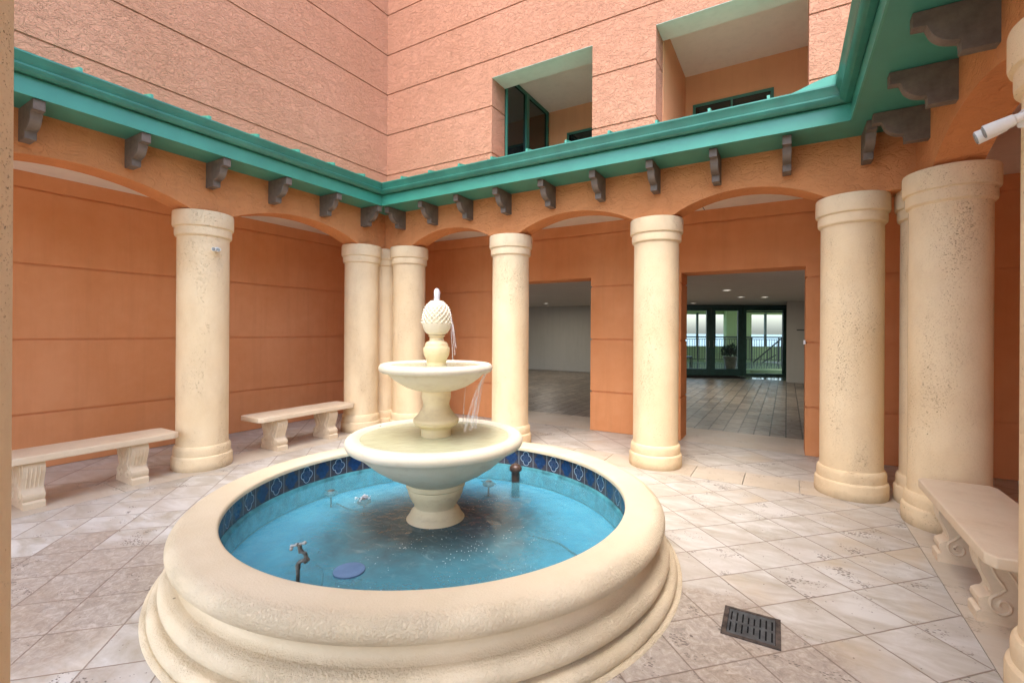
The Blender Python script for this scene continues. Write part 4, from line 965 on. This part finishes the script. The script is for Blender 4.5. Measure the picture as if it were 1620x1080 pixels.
# terrace beyond the doors
rl = 7.5
def terr_col(x, y, w, label):
    bm = bm_new(); box(bm, (x-w/2, y-0.2, 0), (x+w/2, y+0.2, 2.62)); tag(place(obj('terrace_pillar', bm, 'terrace_green')), label, 'pillar')
terr_col(5.23, rl+0.3, 1.2, 'wide pale green terrace pillar behind the potted plant and the sidelight')
bm = bm_new(); box(bm, (-1, 0.3, 2.62), (9, rl+1.2, 2.75)); tag(place(obj('terrace_ceiling', bm, 'terrace_green')), 'pale green ceiling over the terrace', 'ceiling')
bm = bm_new(); box(bm, (-3, rl+0.45, 2.33), (10, rl+0.75, 2.615)); tag(place(obj('terrace_beam', bm, 'terrace_green')), 'pale green beam along the outer edge of the terrace', 'beam')
bm = bm_new(); box(bm, (-3, rl+0.25, 0), (10, rl+0.40, 0.74)); tag(place(obj('parapet_wall', bm, 'terrace_green')), 'low yellow green parapet behind the terrace railing', 'parapet')
for k, (px, lb) in enumerate(((1108, 'thin dark teal screen post seen through the left door leaf'), (1136, 'thin dark teal screen post seen through the right door leaf'), (1218, 'thin dark teal screen post seen through the sidelight'))):
    x = {1108: 3.32, 1136: 4.17, 1218: 6.67}[px]; bm = bm_new(); box(bm, (x-0.05, rl+0.42, 0.68), (x+0.05, rl+0.5, 2.4)); tag(place(obj('screen_post', bm, 'door_frame')), lb, 'post', 'screen posts on the terrace')
ra = thing('terrace_railing', 'dark metal railing of thin balusters along the terrace', 'railing'); ra.matrix_world = Mx
bm = bm_new(); box(bm, (-2, rl-0.03, 1.17), (9, rl+0.03, 1.23)); box(bm, (-2, rl-0.02, 1.08), (9, rl+0.02, 1.11)); box(bm, (-2, rl-0.02, 0.09), (9, rl+0.02, 0.12)); obj('handrail', bm, 'rail', ra)
bm = bm_new(); x = -2
while x < 9: box(bm, (x-0.009, rl-0.009, 0.12), (x+0.009, rl+0.009, 1.08)); x += 0.12
o = obj('balusters', bm, 'rail', ra)
x = -2
while x < 9: bm = bm_new(); box(bm, (x-0.025, rl-0.025, 0), (x+0.025, rl+0.025, 1.17)); obj('post', bm, 'rail', ra); x += 1.3
st = thing('stair_railing', 'sloping dark stair handrail crossing the view through the sidelight', 'railing'); st.matrix_world = Mx
bm = bm_new(); ys = 4.6
xa, xb = 3.90, 4.86; ys = 3.0
tube(bm, [Vector((xa-0.12, ys, 0.25)), Vector((xb, ys, 1.20)), Vector((xb+0.5, ys, 1.20))], 0.028, 8); tube(bm, [Vector((xa+0.5, ys+0.6, 0.20)), Vector((xb+0.1, ys+0.6, 0.52))], 0.022, 8)
obj('handrail', bm, 'rail', st, smooth=True)
bm = bm_new()
for i in range(9):
    t_ = i/8; x = xa-0.1+(xb-xa+0.1)*t_; box(bm, (x-0.01, ys-0.01, 0.1), (x+0.01, ys+0.01, 0.30+0.88*t_))
obj('balusters', bm, 'rail', st)
bm = bm_new(); box(bm, (2.6, 0.7, 0.0), (dw+0.6, 1.5, 0.12)); tag(place(obj('step', bm, 'terrace_green')), 'low green step just outside the sidelight', 'step')
# potted plant
pl = thing('potted_plant', 'leafy plant in a tall tapered pot beyond the right door leaf', 'plant'); pl.matrix_world = Mx @ Matrix.Translation((2.48, 2.0, 0))
bm = bm_new(); lathe(bm, [(0.0, 0), (0.15, 0), (0.17, 0.03), (0.22, 0.30), (0.25, 0.46), (0.27, 0.48), (0.27, 0.53), (0.24, 0.54), (0, 0.5)], 28); obj('pot', bm, 'pot', pl, smooth=True)
bm = bm_new()
for i in range(420):
    v = Vector((random.gauss(0, 1), random.gauss(0, 1), random.gauss(0, 1))).normalized()*random.uniform(0.12, 0.36); v.z = abs(v.z)*1.15+random.uniform(-0.08, 0.02)
    c = Vector((0, 0, 0.62))+v; d = (v.normalized()+Vector((random.uniform(-.6, .6), random.uniform(-.6, .6), random.uniform(-.4, .6)))).normalized(); s = d.cross(Vector((random.random(), random.random(), random.random()))).normalized()*0.022
    quad(bm, [c-d*0.06, c+s, c+d*0.07, c-s])
obj('foliage', bm, 'leaf', pl)
bm = bm_new()
for i in range(5): tube(bm, [Vector((0, 0, 0.48)), Vector((random.uniform(-.12, .12), random.uniform(-.12, .12), 0.85))], 0.008, 6)
obj('stem', bm, 'pot', pl)
# dark chair
ch = thing('patio_chair', 'dark slatted chair seen edge on through the left door leaf', 'chair'); ch.matrix_world = Mx @ Matrix.Translation((1.12, 3.0, 0)) @ Matrix.Rotation(R(80), 4, 'Z')
bm = bm_new(); box(bm, (-0.25, -0.25, 0.42), (0.25, 0.25, 0.47), 0.01); obj('seat', bm, 'rail', ch)
bm = bm_new(); prism(bm, [(0.22, 0.47), (0.26, 0.47), (0.36, 1.10), (0.31, 1.12)], 'X', -0.25, 0.25); obj('backrest', bm, 'rail', ch)
for sx in (-1, 1):
    for sy in (-1, 1):
        bm = bm_new(); box(bm, (sx*0.22-0.02, sy*0.22-0.02, 0), (sx*0.22+0.02, sy*0.22+0.02, 0.42)); obj('leg', bm, 'rail', ch)
